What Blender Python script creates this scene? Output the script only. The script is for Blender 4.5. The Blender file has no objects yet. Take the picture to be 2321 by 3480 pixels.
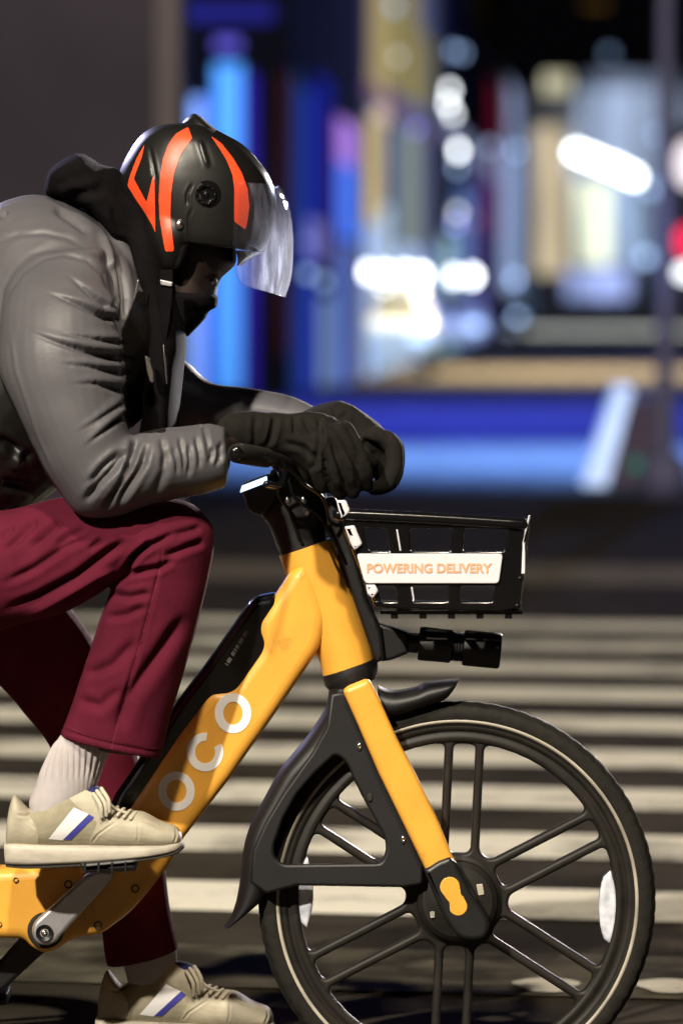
import bpy, bmesh, math, random
import numpy as np
from mathutils import Vector, Matrix, noise
random.seed(7)
R = math.radians
SC = bpy.context.scene
COL = SC.collection

# ------------------------------------------------------------------ camera
D = 8.5            # camera to the bicycle's plane (y = 0)
K = 1984.0         # photo pixels per metre in that plane
CX, HY = 1160.5, 1007.0
CAMZ = 1.3725
cam = bpy.data.cameras.new('camera')
cam.sensor_fit = 'HORIZONTAL'; cam.sensor_width = 24.0
cam.lens = 24.0 * D / (2321 / K)
cam.shift_y = -(1740 - HY) / 2321
cam.clip_start = 0.1; cam.clip_end = 3000
cam.dof.use_dof = True; cam.dof.focus_distance = D - 0.08; cam.dof.aperture_fstop = 3.1
cam_o = bpy.data.objects.new('camera', cam); COL.objects.link(cam_o)
cam_o.location = (0, -D, CAMZ); cam_o.rotation_euler = (R(90), 0, 0)
SC.camera = cam_o
# ------------------------------------------------------------------ night sky
w = bpy.data.worlds.new('World'); SC.world = w; w.use_nodes = True
nt = w.node_tree
sky = nt.nodes.new('ShaderNodeTexSky'); sky.sky_type = 'NISHITA'; sky.sun_disc = False
sky.sun_elevation = R(2); sky.sun_rotation = R(200)
bg = nt.nodes['Background']; bg.inputs['Strength'].default_value = 0.0018
nt.links.new(sky.outputs['Color'], bg.inputs['Color'])
# ------------------------------------------------------------------ night lamps: street lamps, stand-ins for signs and shops, added fills
def lamp(name, kind, loc, power, color, size=0.15, target=None, cone=60, blend=0.6):
    l = bpy.data.lights.new(name, kind); l.energy = power; l.color = color
    if kind == 'SPOT':
        l.spot_size = R(cone); l.spot_blend = blend; l.shadow_soft_size = size
    elif kind == 'POINT':
        l.shadow_soft_size = size
    else:
        l.size = size
    o = bpy.data.objects.new(name, l); COL.objects.link(o); o.location = loc
    if target is not None:
        o.rotation_euler = (Vector(target) - Vector(loc)).to_track_quat('-Z', 'Y').to_euler()
    return o
lamp('street_lamp_light', 'POINT', (-7.2, -14.3, 11.2), 21000, (1.0, 0.91, 0.76), 0.26)
lamp('second_street_lamp_light', 'POINT', (-0.3, -11.0, 14.1), 10500, (1.0, 0.88, 0.70), 0.4)
lamp('corner_lamp_light', 'SPOT', (4.2, 12.5, 3.8), 12000, (1.0, 0.88, 0.86), 0.2, (-0.1, 0, 1.15), 9)
lamp('shop_row_fill', 'SPOT', (9.0, 66, 9.0), 26000, (0.75, 0.88, 1.0), 0.6, (2.2, 100, 0.0), 28, 1.0)  # added lamp that brightens the far cars and shop fronts
lamp('blue_sign_light', 'SPOT', (2.2, 33.3, 7.0), 62000, (0.13, 0.31, 1.0), 0.6, (2.0, 32.0, 0), 84, 1.0)
lamp('deep_blue_sign_light', 'SPOT', (1.6, 48, 6.0), 22000, (0.05, 0.08, 1.0), 0.6, (1.6, 48.1, 0), 150, 0.5)
lamp('visor_side_light', 'SPOT', (3.2, 9.0, 2.6), 5000, (0.85, 0.90, 1.0), 0.25, (-0.11, 0, 1.40), 3.0)
lamp('car_fill_light', 'SPOT', (7.0, 58, 6.0), 16000, (0.62, 0.80, 1.0), 0.5, (1.0, 76, 0.7), 16, 1.0)  # added lamp aimed at the pale cars to lift them
lamp('shop_window_light', 'SPOT', (-4.5, 10.0, 4.6), 3200, (0.62, 0.60, 1.0), 0.5, (-0.35, 0, 1.5), 8)
lamp('violet_shop_light', 'POINT', (11.0, 95, 7.0), 9000, (0.22, 0.30, 1.0), 0.6)
lamp('warm_shop_light', 'SPOT', (4.5, 82, 9.0), 75000, (1.0, 0.80, 0.42), 0.6, (4.3, 78, 0), 84, 1.0)
lamp('far_street_light', 'SPOT', (11.0, 190, 25.0), 600000, (0.75, 0.88, 1.0), 1.0, (11, 185, 0), 80, 1.0)
SC.view_settings.view_transform = 'Standard'; SC.view_settings.look = 'None'
SC.view_settings.exposure = 0.0; SC.view_settings.gamma = 1.0
SC.cycles.use_denoising = True
SC.cycles.max_bounces = 6; SC.cycles.transparent_max_bounces = 8
SC.cycles.sample_clamp_indirect = 6.0

# ------------------------------------------------------------------ helpers
def P(sx, sy, Y=0.0):
    s = (D + Y) / D / K
    return Vector(((sx - CX) * s, Y, CAMZ + (HY - sy) * s))
def tag(o, label=None, cat=None, group=None, kind=None):
    if label: o['label'] = label
    if cat: o['category'] = cat
    if group: o['group'] = group
    if kind: o['kind'] = kind
    return o
def empty(name, loc=(0, 0, 0)):
    o = bpy.data.objects.new(name, None); COL.objects.link(o); o.location = loc; o.empty_display_size = 0.1
    return o
def link(name, me, mats, parent=None, smooth=True):
    if not isinstance(mats, (list, tuple)): mats = [mats]
    mi = np.zeros(len(me.polygons), np.int32); me.polygons.foreach_get('material_index', mi)
    me.materials.clear()
    for m in mats: me.materials.append(m)
    me.polygons.foreach_set('material_index', np.minimum(mi, len(mats) - 1))
    if smooth: me.polygons.foreach_set('use_smooth', [True] * len(me.polygons))
    o = bpy.data.objects.new(name, me); COL.objects.link(o)
    if parent:
        o.parent = parent
        o.matrix_parent_inverse = Matrix.Translation(-world_loc(parent))
    return o
def world_loc(o):
    v = o.location.copy(); p = o.parent
    if p: return Vector((0, 0, 0)) if o.type == 'MESH' else v
    return v
def mesh_from(verts, faces, name='m', mi=None):
    me = bpy.data.meshes.new(name); me.from_pydata([tuple(v) for v in verts], [], faces)
    me.validate(); me.update()
    return me
class MB:
    """collects shapes for one mesh"""
    def __init__(s): s.v = []; s.f = []; s.m = []
    def add(s, v, f, m=0):
        b = len(s.v); s.v += [Vector(a) for a in v]; s.f += [tuple(i + b for i in q) for q in f]; s.m += [m] * len(f)
        return s
    def add_mesh(s, me, m=0):
        return s.add([v.co.copy() for v in me.vertices], [tuple(p.vertices) for p in me.polygons], m)
    def mesh(s):
        me = bpy.data.meshes.new('m'); me.from_pydata([tuple(v) for v in s.v], [], s.f)
        if len(me.polygons) == len(s.m): me.polygons.foreach_set('material_index', s.m)
        bm = bmesh.new(); bm.from_mesh(me); bmesh.ops.recalc_face_normals(bm, faces=bm.faces); bm.to_mesh(me); bm.free()
        me.update(); return me
    def build(s, name, mats, parent=None, smooth=True, sharp=None):
        o = link(name, s.mesh(), mats, parent, smooth)
        if smooth and sharp: o.data.set_sharp_from_angle(angle=R(sharp))
        return o
def sgp(c, e): return math.copysign(abs(c) ** e, c)
def cr(a, b, c, d, t):
    return 0.5 * ((2 * b) + (-a + c) * t + (2 * a - 5 * b + 4 * c - d) * t * t + (-a + 3 * b - 3 * c + d) * t ** 3)
def loft(ribs, n=28, sub=6, p=2.0, lin=False, grow=0.0, cap=0.35):
    """ribs: (x1,y1,x2,y2,Y,ry) in photo pixels (edges) + depth centre + depth radius in metres."""
    A = [np.array(r[:6], float) for r in ribs]
    rows = []
    for i in range(len(A) - 1):
        a = A[max(i - 1, 0)]; b = A[i]; c = A[i + 1]; d = A[min(i + 2, len(A) - 1)]
        for k in range(sub):
            t = k / sub
            rows.append(b + (c - b) * t if lin else cr(a, b, c, d, t))
    rows.append(A[-1])
    if cap:   # rounded ends
        def capr(r0, r1):
            out = []
            c0 = (r0[0:2] + r0[2:4]) / 2; c1 = (r1[0:2] + r1[2:4]) / 2
            dv = c0 - c1; L = np.linalg.norm(dv) + 1e-6
            half = np.linalg.norm(r0[0:2] - r0[2:4]) / 2
            for a in (0.35, 0.65, 0.87, 0.985):
                s = math.sqrt(1 - a * a); q = r0.copy(); off = dv / L * half * cap * a
                cc = c0 + off
                q[0:2] = cc + (r0[0:2] - c0) * s; q[2:4] = cc + (r0[2:4] - c0) * s; q[5] = r0[5] * s
                out.append(q)
            return out
        rows = capr(rows[0], rows[1])[::-1] + rows + capr(rows[-1], rows[-2])
    V = []; F = []
    for r in rows:
        p1 = P(r[0], r[1], r[4]); p2 = P(r[2], r[3], r[4]); c = (p1 + p2) / 2; h = (p2 - p1) / 2
        if grow: h = h * (1 + grow / max(h.length, 1e-5))
        ry = r[5] + grow
        for j in range(n):
            th = 2 * math.pi * j / n; e = 2.0 / p
            V.append(c + h * sgp(math.cos(th), e) + Vector((0, ry * sgp(math.sin(th), e), 0)))
    m = len(rows)
    for i in range(m - 1):
        for j in range(n):
            F.append((i * n + j, i * n + (j + 1) % n, (i + 1) * n + (j + 1) % n, (i + 1) * n + j))
    F.append(tuple(range(n - 1, -1, -1))); F.append(tuple((m - 1) * n + j for j in range(n)))
    return V, F
def tube(pts, rad, n=12, sub=5):
    """round tube through 3-D points, one radius each, capped with domes"""
    pts = [Vector(p) for p in pts]
    if not isinstance(rad, (list, tuple)): rad = [rad] * len(pts)
    path = []
    N = len(pts)
    for i in range(N - 1):
        a, b, c, d = pts[max(i - 1, 0)], pts[i], pts[i + 1], pts[min(i + 2, N - 1)]
        for k in range(sub):
            t = k / sub
            path.append((cr(a, b, c, d, t), rad[i] + (rad[i + 1] - rad[i]) * t))
    path.append((pts[-1], rad[-1]))
    t0 = (path[0][0] - path[1][0]).normalized(); t1 = (path[-1][0] - path[-2][0]).normalized()
    pre = [(path[0][0] + t0 * path[0][1] * a, path[0][1] * math.sqrt(1 - a * a)) for a in (0.95, 0.75, 0.4)]
    post = [(path[-1][0] + t1 * path[-1][1] * a, path[-1][1] * math.sqrt(1 - a * a)) for a in (0.4, 0.75, 0.95)]
    path = pre + path + post
    V = []; F = []; up = None
    for i, (c, r) in enumerate(path):
        t = (path[min(i + 1, len(path) - 1)][0] - path[max(i - 1, 0)][0]).normalized()
        if up is None:
            up = t.orthogonal().normalized()
        up = (up - t * up.dot(t)).normalized(); q = t.cross(up)
        for j in range(n):
            th = 2 * math.pi * j / n
            V.append(c + (up * math.cos(th) + q * math.sin(th)) * r)
    m = len(path)
    for i in range(m - 1):
        for j in range(n):
            F.append((i * n + j, i * n + (j + 1) % n, (i + 1) * n + (j + 1) % n, (i + 1) * n + j))
    F.append(tuple(range(n - 1, -1, -1))); F.append(tuple((m - 1) * n + j for j in range(n)))
    return V, F
def lathe(prof, c, axis='Y', n=96, closed=True):
    """prof: (radius, along) pairs, spun round the axis through c"""
    c = Vector(c); V = []; F = []
    for i in range(n):
        a = 2 * math.pi * i / n
        for r, h in prof:
            if axis == 'Y': V.append(c + Vector((r * math.cos(a), h, r * math.sin(a))))
            elif axis == 'X': V.append(c + Vector((h, r * math.cos(a), r * math.sin(a))))
            else: V.append(c + Vector((r * math.cos(a), r * math.sin(a), h)))
    m = len(prof); kk = m if closed else m - 1
    for i in range(n):
        for k in range(kk):
            k2 = (k + 1) % m; i2 = (i + 1) % n
            F.append((i * m + k, i * m + k2, i2 * m + k2, i2 * m + k))
    return V, F
def box(x0, x1, y0, y1, z0, z1):
    V = [(x, y, z) for x in (x0, x1) for y in (y0, y1) for z in (z0, z1)]
    F = [(0, 1, 3, 2), (4, 6, 7, 5), (0, 4, 5, 1), (2, 3, 7, 6), (0, 2, 6, 4), (1, 5, 7, 3)]
    return V, F
def ball(c, rx, ry=None, rz=None, n=20, m=12):
    ry = ry or rx; rz = rz or rx; c = Vector(c); V = []; F = []
    for i in range(m + 1):
        ph = math.pi * i / m
        for j in range(n):
            th = 2 * math.pi * j / n
            V.append(c + Vector((rx * math.sin(ph) * math.cos(th), ry * math.sin(ph) * math.sin(th), rz * math.cos(ph))))
    for i in range(m):
        for j in range(n):
            F.append((i * n + j, i * n + (j + 1) % n, (i + 1) * n + (j + 1) % n, (i + 1) * n + j))
    return V, F
def fillet(pts, r=0, seg=5):
    """round the corners of a closed polygon; a point may carry its own radius as third value"""
    out = []; n = len(pts)
    for i in range(n):
        p = np.array(pts[i][:2], float); a = np.array(pts[i - 1][:2], float); b = np.array(pts[(i + 1) % n][:2], float)
        rr = pts[i][2] if len(pts[i]) > 2 else r
        if rr <= 0: out.append(tuple(p)); continue
        da = np.linalg.norm(a - p); db = np.linalg.norm(b - p); L = min(rr, da * 0.49, db * 0.49)
        s = p + (a - p) / da * L; e = p + (b - p) / db * L
        for k in range(seg + 1):
            t = k / seg; out.append(tuple((1 - t) ** 2 * s + 2 * t * (1 - t) * p + t * t * e))
    return out
def area2(q): return sum(q[i - 1][0] * q[i][1] - q[i][0] * q[i - 1][1] for i in range(len(q)))
def curve_mesh(loops, thick, bevel, res=3):
    """filled 2-D outline with holes -> slab centred on y=0 in the XZ plane (metres)"""
    cu = bpy.data.curves.new('c', 'CURVE'); cu.dimensions = '2D'; cu.fill_mode = 'BOTH'
    cu.extrude = max(thick / 2 - bevel, 0.0002); cu.bevel_depth = bevel; cu.bevel_resolution = res; cu.offset = -bevel
    for k, lp in enumerate(loops):
        lp = list(lp)
        if (area2(lp) > 0) != (k == 0): lp.reverse()
        s = cu.splines.new('POLY'); s.points.add(len(lp) - 1); s.use_cyclic_u = True
        for q, pt in zip(s.points, lp): q.co = (pt[0], pt[1], 0, 1)
    o = bpy.data.objects.new('c', cu); COL.objects.link(o)
    dg = bpy.context.evaluated_depsgraph_get(); dg.update()
    me = bpy.data.meshes.new_from_object(o.evaluated_get(dg), depsgraph=dg)
    bpy.data.objects.remove(o); bpy.data.curves.remove(cu)
    for v in me.vertices: v.co = Vector((v.co.x, -v.co.z, v.co.y))
    return me
def plate(loops, Yf, thick, bevel, res=3):
    """photo-pixel outlines (first the rim, then holes) -> slab whose near face lies at depth Yf"""
    L = []
    for lp in loops:
        L.append([(P(a, b, Yf).x, P(a, b, Yf).z) for a, b in lp])
    me = curve_mesh(L, thick, bevel, res)
    for v in me.vertices: v.co.y += Yf + thick / 2
    return me
def text_mesh(body, width, height, thick=0.001, bold=0.0):
    cu = bpy.data.curves.new('t', 'FONT'); cu.body = body; cu.extrude = thick / 2; cu.offset = bold; cu.align_x = 'CENTER'; cu.align_y = 'CENTER'
    o = bpy.data.objects.new('t', cu); COL.objects.link(o)
    dg = bpy.context.evaluated_depsgraph_get(); dg.update()
    me = bpy.data.meshes.new_from_object(o.evaluated_get(dg), depsgraph=dg)
    bpy.data.objects.remove(o)
    xs = [v.co.x for v in me.vertices]; ys = [v.co.y for v in me.vertices]
    cx, cy = (min(xs) + max(xs)) / 2, (min(ys) + max(ys)) / 2
    kx, ky = width / (max(xs) - min(xs)), height / (max(ys) - min(ys))
    for v in me.vertices: v.co = Vector(((v.co.x - cx) * kx, -v.co.z, (v.co.y - cy) * ky))
    return me
def remesh(mb, voxel, smooth_it=4, fac=0.5):
    me = mb.mesh() if isinstance(mb, MB) else mb
    o = bpy.data.objects.new('t', me); COL.objects.link(o)
    r = o.modifiers.new('r', 'REMESH'); r.mode = 'VOXEL'; r.voxel_size = voxel
    if smooth_it:
        s = o.modifiers.new('s', 'SMOOTH'); s.iterations = smooth_it; s.factor = fac
    dg = bpy.context.evaluated_depsgraph_get(); dg.update()
    out = bpy.data.meshes.new_from_object(o.evaluated_get(dg), depsgraph=dg)
    bpy.data.objects.remove(o)
    return out
def soften(me, it):
    o = bpy.data.objects.new('t', me); COL.objects.link(o)
    m = o.modifiers.new('s', 'SMOOTH'); m.iterations = it; m.factor = 0.5
    dg = bpy.context.evaluated_depsgraph_get(); dg.update()
    out = bpy.data.meshes.new_from_object(o.evaluated_get(dg), depsgraph=dg); bpy.data.objects.remove(o); return out
def arr(me):
    n = len(me.vertices); co = np.empty(n * 3); me.vertices.foreach_get('co', co); co = co.reshape(-1, 3)
    no = np.array([v.normal[:] for v in me.vertices]); return co, no
def proj(co):
    s = (D + co[:, 1]) / D / K
    return co[:, 0] / s + CX, HY - (co[:, 2] - CAMZ) / s
def segdist(px, py, pts):
    best = np.full(len(px), 1e9); tt = np.zeros(len(px)); N = len(pts) - 1
    for i in range(N):
        ax, ay = pts[i]; bx, by = pts[i + 1]; dx, dy = bx - ax, by - ay
        t = np.clip(((px - ax) * dx + (py - ay) * dy) / (dx * dx + dy * dy + 1e-9), 0, 1)
        d = np.hypot(px - ax - t * dx, py - ay - t * dy); k = d < best
        best[k] = d[k]; tt[k] = (i + t[k]) / N
    return best, tt
def signed(px, py, pts):
    best = np.full(len(px), 1e9); sg = np.zeros(len(px))
    if pts[0][0] > pts[-1][0]: pts = pts[::-1]
    for i in range(len(pts) - 1):
        ax, ay = pts[i]; bx, by = pts[i + 1]; dx, dy = bx - ax, by - ay; L = math.hypot(dx, dy)
        t = np.clip(((px - ax) * dx + (py - ay) * dy) / (L * L), 0, 1)
        d = np.hypot(px - ax - t * dx, py - ay - t * dy); k = d < best
        s_ = np.where(((py - ay) * dx - (px - ax) * dy) >= 0, 1.0, -1.0)
        best[k] = d[k]; sg[k] = (s_ * d)[k]
    return sg
def folds(me, strokes, front=0.15, ymax=None):
    """press folds (depth<0: ridges) into the side facing the street, along drawn lines: (points, width px, depth m, ridge)"""
    co, no = arr(me); sx, sy = proj(co)
    dis = np.zeros(len(co))
    mask = np.clip((front - no[:, 1]) / 0.4, 0, 1)
    if ymax is not None: mask = mask * (co[:, 1] < ymax)
    for st in strokes:
        pts, wd, dep = st[0], st[1], st[2]; rg = st[3] if len(st) > 3 else 0.45
        d, t = segdist(sx, sy, pts)
        tap = np.clip(np.minimum(t, 1 - t) * 4 + 0.05, 0, 1); tap = tap * tap * (3 - 2 * tap)
        if len(st) > 4 and st[4] == 2:      # a fold that opens towards the end of its line
            sd = signed(sx, sy, pts); ww = wd * (0.45 + 0.75 * t); inside = d < 4 * ww
            e = t ** 1.3 * np.clip((1 - t) * 12 + 0.3, 0, 1)
            dis += dep * e * inside * (np.where(sd < 0, 0.5 * np.exp(-((sd + 1.2 * ww) / (1.5 * ww)) ** 2), -np.exp(-((sd - 0.4 * ww) / (0.8 * ww)) ** 2)))
            continue
        if len(st) > 4:      # overlapping fold: bulge above the line, trench just below it
            sd = signed(sx, sy, pts)
            dis += dep * tap * np.where(sd < 0, 0.32 * np.exp(-((sd + 1.5 * wd) / (2.2 * wd)) ** 2), -np.exp(-((sd - 0.55 * wd) / (0.75 * wd)) ** 2)) * (d < 5 * wd)
            continue
        dis += dep * tap * (-np.exp(-(d / wd) ** 2) + rg * np.exp(-((d - 2.1 * wd) / (1.1 * wd)) ** 2))
    co2 = co + no * (dis * mask)[:, None]
    me.vertices.foreach_set('co', co2.ravel()); me.update(); return me
def decal(poly, target, name, m, parent, lift=0.0012, both=False, Y=-0.1, Yray=-2.0):
    from mathutils.bvhtree import BVHTree
    pts = [(P(a, b, Y).x, P(a, b, Y).z) for a, b in poly]
    me = curve_mesh([pts], 0.0006, 0.0001, 0)
    bm = bmesh.new(); bm.from_mesh(me)
    bmesh.ops.delete(bm, geom=[f for f in bm.faces if f.normal.y > -0.5], context='FACES')
    bmesh.ops.triangulate(bm, faces=bm.faces)
    for _ in range(6):
        lg = [e for e in bm.edges if e.calc_length() > 0.006]
        if not lg: break
        bmesh.ops.subdivide_edges(bm, edges=lg, cuts=1); bmesh.ops.triangulate(bm, faces=[f for f in bm.faces if len(f.verts) > 3])
    tv = [v.co.copy() for v in target.vertices]; bv = BVHTree.FromPolygons(tv, [tuple(p.vertices) for p in target.polygons])
    for s in ((-1, 1) if both else (-1,)):
        out = MB()
        V = []; ok = True
        for v in bm.verts:
            h = bv.ray_cast(Vector((v.co.x, s * 2.0 if both else Yray, v.co.z)), Vector((0, -s, 0)))
            if h[0] is None:
                h = bv.find_nearest(Vector((v.co.x, 0 if both else Y, v.co.z)))
            V.append(h[0] + (h[1] if h[1].y * s > -0.2 else -h[1]) * lift)
        bm.verts.index_update()
        out.add(V, [tuple(q.index for q in f.verts) for f in bm.faces]); out.build(name, m, parent)
    bm.free()
def crumple(me, amp, scale, stretch=(1, 1, 1), octv=3):
    co, no = arr(me)
    d = np.array([noise.fractal(Vector((c[0] * stretch[0] * scale, c[1] * stretch[1] * scale, c[2] * stretch[2] * scale)), 0.9, 2.1, octv) for c in co])
    me.vertices.foreach_set('co', (co + no * (d * amp)[:, None]).ravel()); me.update(); return me
def inpoly(px, py, poly):
    c = np.zeros(len(px), bool); n = len(poly)
    for i in range(n):
        x1, y1 = poly[i - 1]; x2, y2 = poly[i]
        k = ((y1 > py) != (y2 > py))
        with np.errstate(divide='ignore', invalid='ignore'):
            c ^= k & (px < (x2 - x1) * (py - y1) / ((y2 - y1) + 1e-12) + x1)
    return c
def paint(me, items):
    """give faces another material where their centre lies in a drawn shape: (polygon px, material index)"""
    n = len(me.polygons); c = np.empty(n * 3); me.polygons.foreach_get('center', c); c = c.reshape(-1, 3)
    mi = np.zeros(n, int); me.polygons.foreach_get('material_index', mi)
    sx, sy = proj(c)
    for poly, k in items: mi[inpoly(sx, sy, poly)] = k
    me.polygons.foreach_set('material_index', mi)

# ------------------------------------------------------------------ materials
def mat(name, col, rough=0.5, metal=0.0, var=0.0, vscale=20, bump=0.0, bscale=200, coat=0.0, spec=0.5, sheen=0.0, emit=None, estr=0.0, stretch=None):
    m = bpy.data.materials.new(name); m.use_nodes = True; t = m.node_tree; b = t.nodes['Principled BSDF']
    b.inputs['Base Color'].default_value = (*col, 1); b.inputs['Roughness'].default_value = rough; b.inputs['Metallic'].default_value = metal
    b.inputs['Specular IOR Level'].default_value = spec; b.inputs['Coat Weight'].default_value = coat; b.inputs['Coat Roughness'].default_value = 0.08
    b.inputs['Sheen Weight'].default_value = sheen
    if emit: b.inputs['Emission Color'].default_value = (*emit, 1); b.inputs['Emission Strength'].default_value = estr
    tc = t.nodes.new('ShaderNodeTexCoord'); src = tc.outputs['Object']
    if stretch:
        mp = t.nodes.new('ShaderNodeMapping'); mp.inputs['Scale'].default_value = stretch; t.links.new(src, mp.inputs['Vector']); src = mp.outputs['Vector']
    if var:
        nz = t.nodes.new('ShaderNodeTexNoise'); nz.inputs['Scale'].default_value = vscale; nz.inputs['Detail'].default_value = 5
        t.links.new(src, nz.inputs['Vector'])
        rp = t.nodes.new('ShaderNodeValToRGB'); rp.color_ramp.elements[0].position = 0.3; rp.color_ramp.elements[1].position = 0.7
        rp.color_ramp.elements[0].color = (*[c * (1 - var) for c in col], 1); rp.color_ramp.elements[1].color = (*[min(c * (1 + var), 1) for c in col], 1)
        t.links.new(nz.outputs['Fac'], rp.inputs['Fac']); t.links.new(rp.outputs['Color'], b.inputs['Base Color'])
    if bump:
        n2 = t.nodes.new('ShaderNodeTexNoise'); n2.inputs['Scale'].default_value = bscale; n2.inputs['Detail'].default_value = 4
        t.links.new(src, n2.inputs['Vector'])
        bp = t.nodes.new('ShaderNodeBump'); bp.inputs['Strength'].default_value = bump; bp.inputs['Distance'].default_value = 0.002
        t.links.new(n2.outputs['Fac'], bp.inputs['Height']); t.links.new(bp.outputs['Normal'], b.inputs['Normal'])
    return m
def glow(name, col, s, var=0.0, vscale=1.0, stretch=(1, 1, 1)):
    m = bpy.data.materials.new(name); m.use_nodes = True; t = m.node_tree; t.nodes.clear()
    e = t.nodes.new('ShaderNodeEmission'); e.inputs['Color'].default_value = (*col, 1); e.inputs['Strength'].default_value = s
    o = t.nodes.new('ShaderNodeOutputMaterial'); t.links.new(e.outputs[0], o.inputs[0])
    if var:
        tc = t.nodes.new('ShaderNodeTexCoord'); mp = t.nodes.new('ShaderNodeMapping'); mp.inputs['Scale'].default_value = stretch
        nz = t.nodes.new('ShaderNodeTexNoise'); nz.inputs['Scale'].default_value = vscale; nz.inputs['Detail'].default_value = 2
        mr = t.nodes.new('ShaderNodeMapRange'); mr.inputs[1].default_value = 0.3; mr.inputs[2].default_value = 0.7
        mr.inputs[3].default_value = s * (1 - var); mr.inputs[4].default_value = s * (1 + var)
        t.links.new(tc.outputs['Object'], mp.inputs['Vector']); t.links.new(mp.outputs['Vector'], nz.inputs['Vector'])
        t.links.new(nz.outputs['Fac'], mr.inputs[0]); t.links.new(mr.outputs[0], e.inputs['Strength'])
    return m
M = {}
M['orange'] = mat('orange paint', (0.78, 0.375, 0.05), 0.38, var=0.07, vscale=14, coat=0.25, bump=0.02, bscale=60)
def grime(m, col, pos, scale, sharp=0.06):
    t = m.node_tree; b = t.nodes['Principled BSDF']; src = b.inputs['Base Color'].links[0].from_socket
    tc = t.nodes.new('ShaderNodeTexCoord'); nz = t.nodes.new('ShaderNodeTexNoise'); nz.inputs['Scale'].default_value = scale; nz.inputs['Detail'].default_value = 9; nz.inputs['Roughness'].default_value = 0.72
    t.links.new(tc.outputs['Object'], nz.inputs['Vector'])
    mr = t.nodes.new('ShaderNodeMapRange'); mr.inputs[1].default_value = pos; mr.inputs[2].default_value = pos + sharp; mr.inputs[4].default_value = 0.28
    t.links.new(nz.outputs['Fac'], mr.inputs[0])
    mx = t.nodes.new('ShaderNodeMix'); mx.data_type = 'RGBA'; mx.inputs['B'].default_value = (*col, 1)
    t.links.new(mr.outputs[0], mx.inputs['Factor']); t.links.new(src, mx.inputs['A']); t.links.new(mx.outputs['Result'], b.inputs['Base Color'])
grime(M['orange'], (0.20, 0.085, 0.02), 0.61, 15)
M['black_plastic'] = mat('black plastic', (0.009, 0.0085, 0.009), 0.42, var=0.3, vscale=30, bump=0.08, bscale=300)
M['black_matte'] = mat('matte black plastic', (0.0065, 0.0056, 0.0062), 0.5, var=0.3, vscale=12, bump=0.1, bscale=400)
M['black_gloss'] = mat('gloss black', (0.004, 0.004, 0.0045), 0.18, coat=0.3, spec=0.35)
M['rim'] = mat('painted rim', (0.012, 0.010, 0.008), 0.55, var=0.3, vscale=40, bump=0.05, bscale=200, spec=0.3)
M['rubber'] = mat('tyre rubber', (0.010, 0.0085, 0.006), 0.8, var=0.35, vscale=60, bump=0.3, bscale=250, spec=0.3)
M['reflex'] = mat('reflective stripe', (0.36, 0.33, 0.27), 0.5, var=0.35, vscale=14)
M['alu'] = mat('brushed aluminium', (0.55, 0.53, 0.55), 0.42, 0.75, var=0.08, vscale=60)
M['steel'] = mat('steel', (0.7, 0.68, 0.64), 0.25, 1.0)
M['lens'] = mat('clear reflector', (0.62, 0.64, 0.72), 0.12, var=0.25, vscale=60, coat=0.8)
M['white_letter'] = mat('white lettering', (0.85, 0.82, 0.80), 0.5, var=0.05, vscale=30)
M['sign_glint_white'] = mat('white sign and glints', (0.66, 0.64, 0.68), 0.45, var=0.03, vscale=30)
M['sign_orange'] = mat('orange sign lettering', (0.74, 0.36, 0.20), 0.5)
M['label_grey'] = mat('grey print', (0.2, 0.19, 0.17), 0.5)
M['screen'] = glow('lit screen', (0.55, 0.75, 1.0), 2.2)
M['dim_blue_glow'] = glow('dim blue glow', (0.03, 0.16, 0.45), 0.5)
M['jacket'] = mat('grey nylon', (0.084, 0.080, 0.088), 0.45, var=0.10, vscale=9, bump=0.18, bscale=420, spec=0.35)
M['black_nylon_chest_shade'] = mat('black quilted nylon and chest shade', (0.006, 0.005, 0.0045), 0.42, var=0.2, vscale=9, bump=0.15, bscale=300)
M['hood'] = mat('black cotton', (0.005, 0.0042, 0.0048), 0.95, var=0.3, vscale=20, bump=0.4, bscale=500, spec=0.06)
M['trousers'] = mat('maroon cotton twill', (0.088, 0.0092, 0.0220), 0.9, var=0.16, vscale=16, bump=0.35, bscale=600, spec=0.08)
M['stitch'] = mat('maroon stitching', (0.135, 0.018, 0.036), 0.9, spec=0.05)
M['sock'] = mat('white ribbed cotton', (0.44, 0.40, 0.40), 0.95, var=0.05, vscale=50, bump=0.4, bscale=500, spec=0.2)
M['shoe'] = mat('off white leather', (0.40, 0.36, 0.27), 0.6, var=0.14, vscale=28, bump=0.15, bscale=160)
M['suede'] = mat('cream suede', (0.29, 0.26, 0.18), 0.9, var=0.15, vscale=30, bump=0.3, bscale=300)
M['sole'] = mat('worn white rubber', (0.44, 0.40, 0.33), 0.65, var=0.2, vscale=24, stretch=(1, 1, 3))
M['outsole'] = mat('dark rubber', (0.02, 0.018, 0.015), 0.85)
M['stripe_white'] = mat('white leather stripe', (0.8, 0.78, 0.78), 0.5)
M['stripe_blue'] = mat('blue leather stripe', (0.045, 0.045, 0.30), 0.5)
M['lace'] = mat('cream lace', (0.5, 0.46, 0.36), 0.9, bump=0.4, bscale=600)
M['blue_cloth'] = mat('navy lining', (0.01, 0.015, 0.09), 0.9)
M['glove'] = mat('black knit glove', (0.009, 0.0075, 0.006), 0.9, var=0.3, vscale=30, bump=0.5, bscale=450, spec=0.2)
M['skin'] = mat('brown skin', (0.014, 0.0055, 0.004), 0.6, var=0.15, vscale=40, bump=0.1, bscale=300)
M['eye'] = mat('eye', (0.03, 0.025, 0.022), 0.6)
M['helmet'] = mat('matte black shell', (0.008, 0.0075, 0.007), 0.4, var=0.2, vscale=10, bump=0.03, bscale=150)
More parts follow.
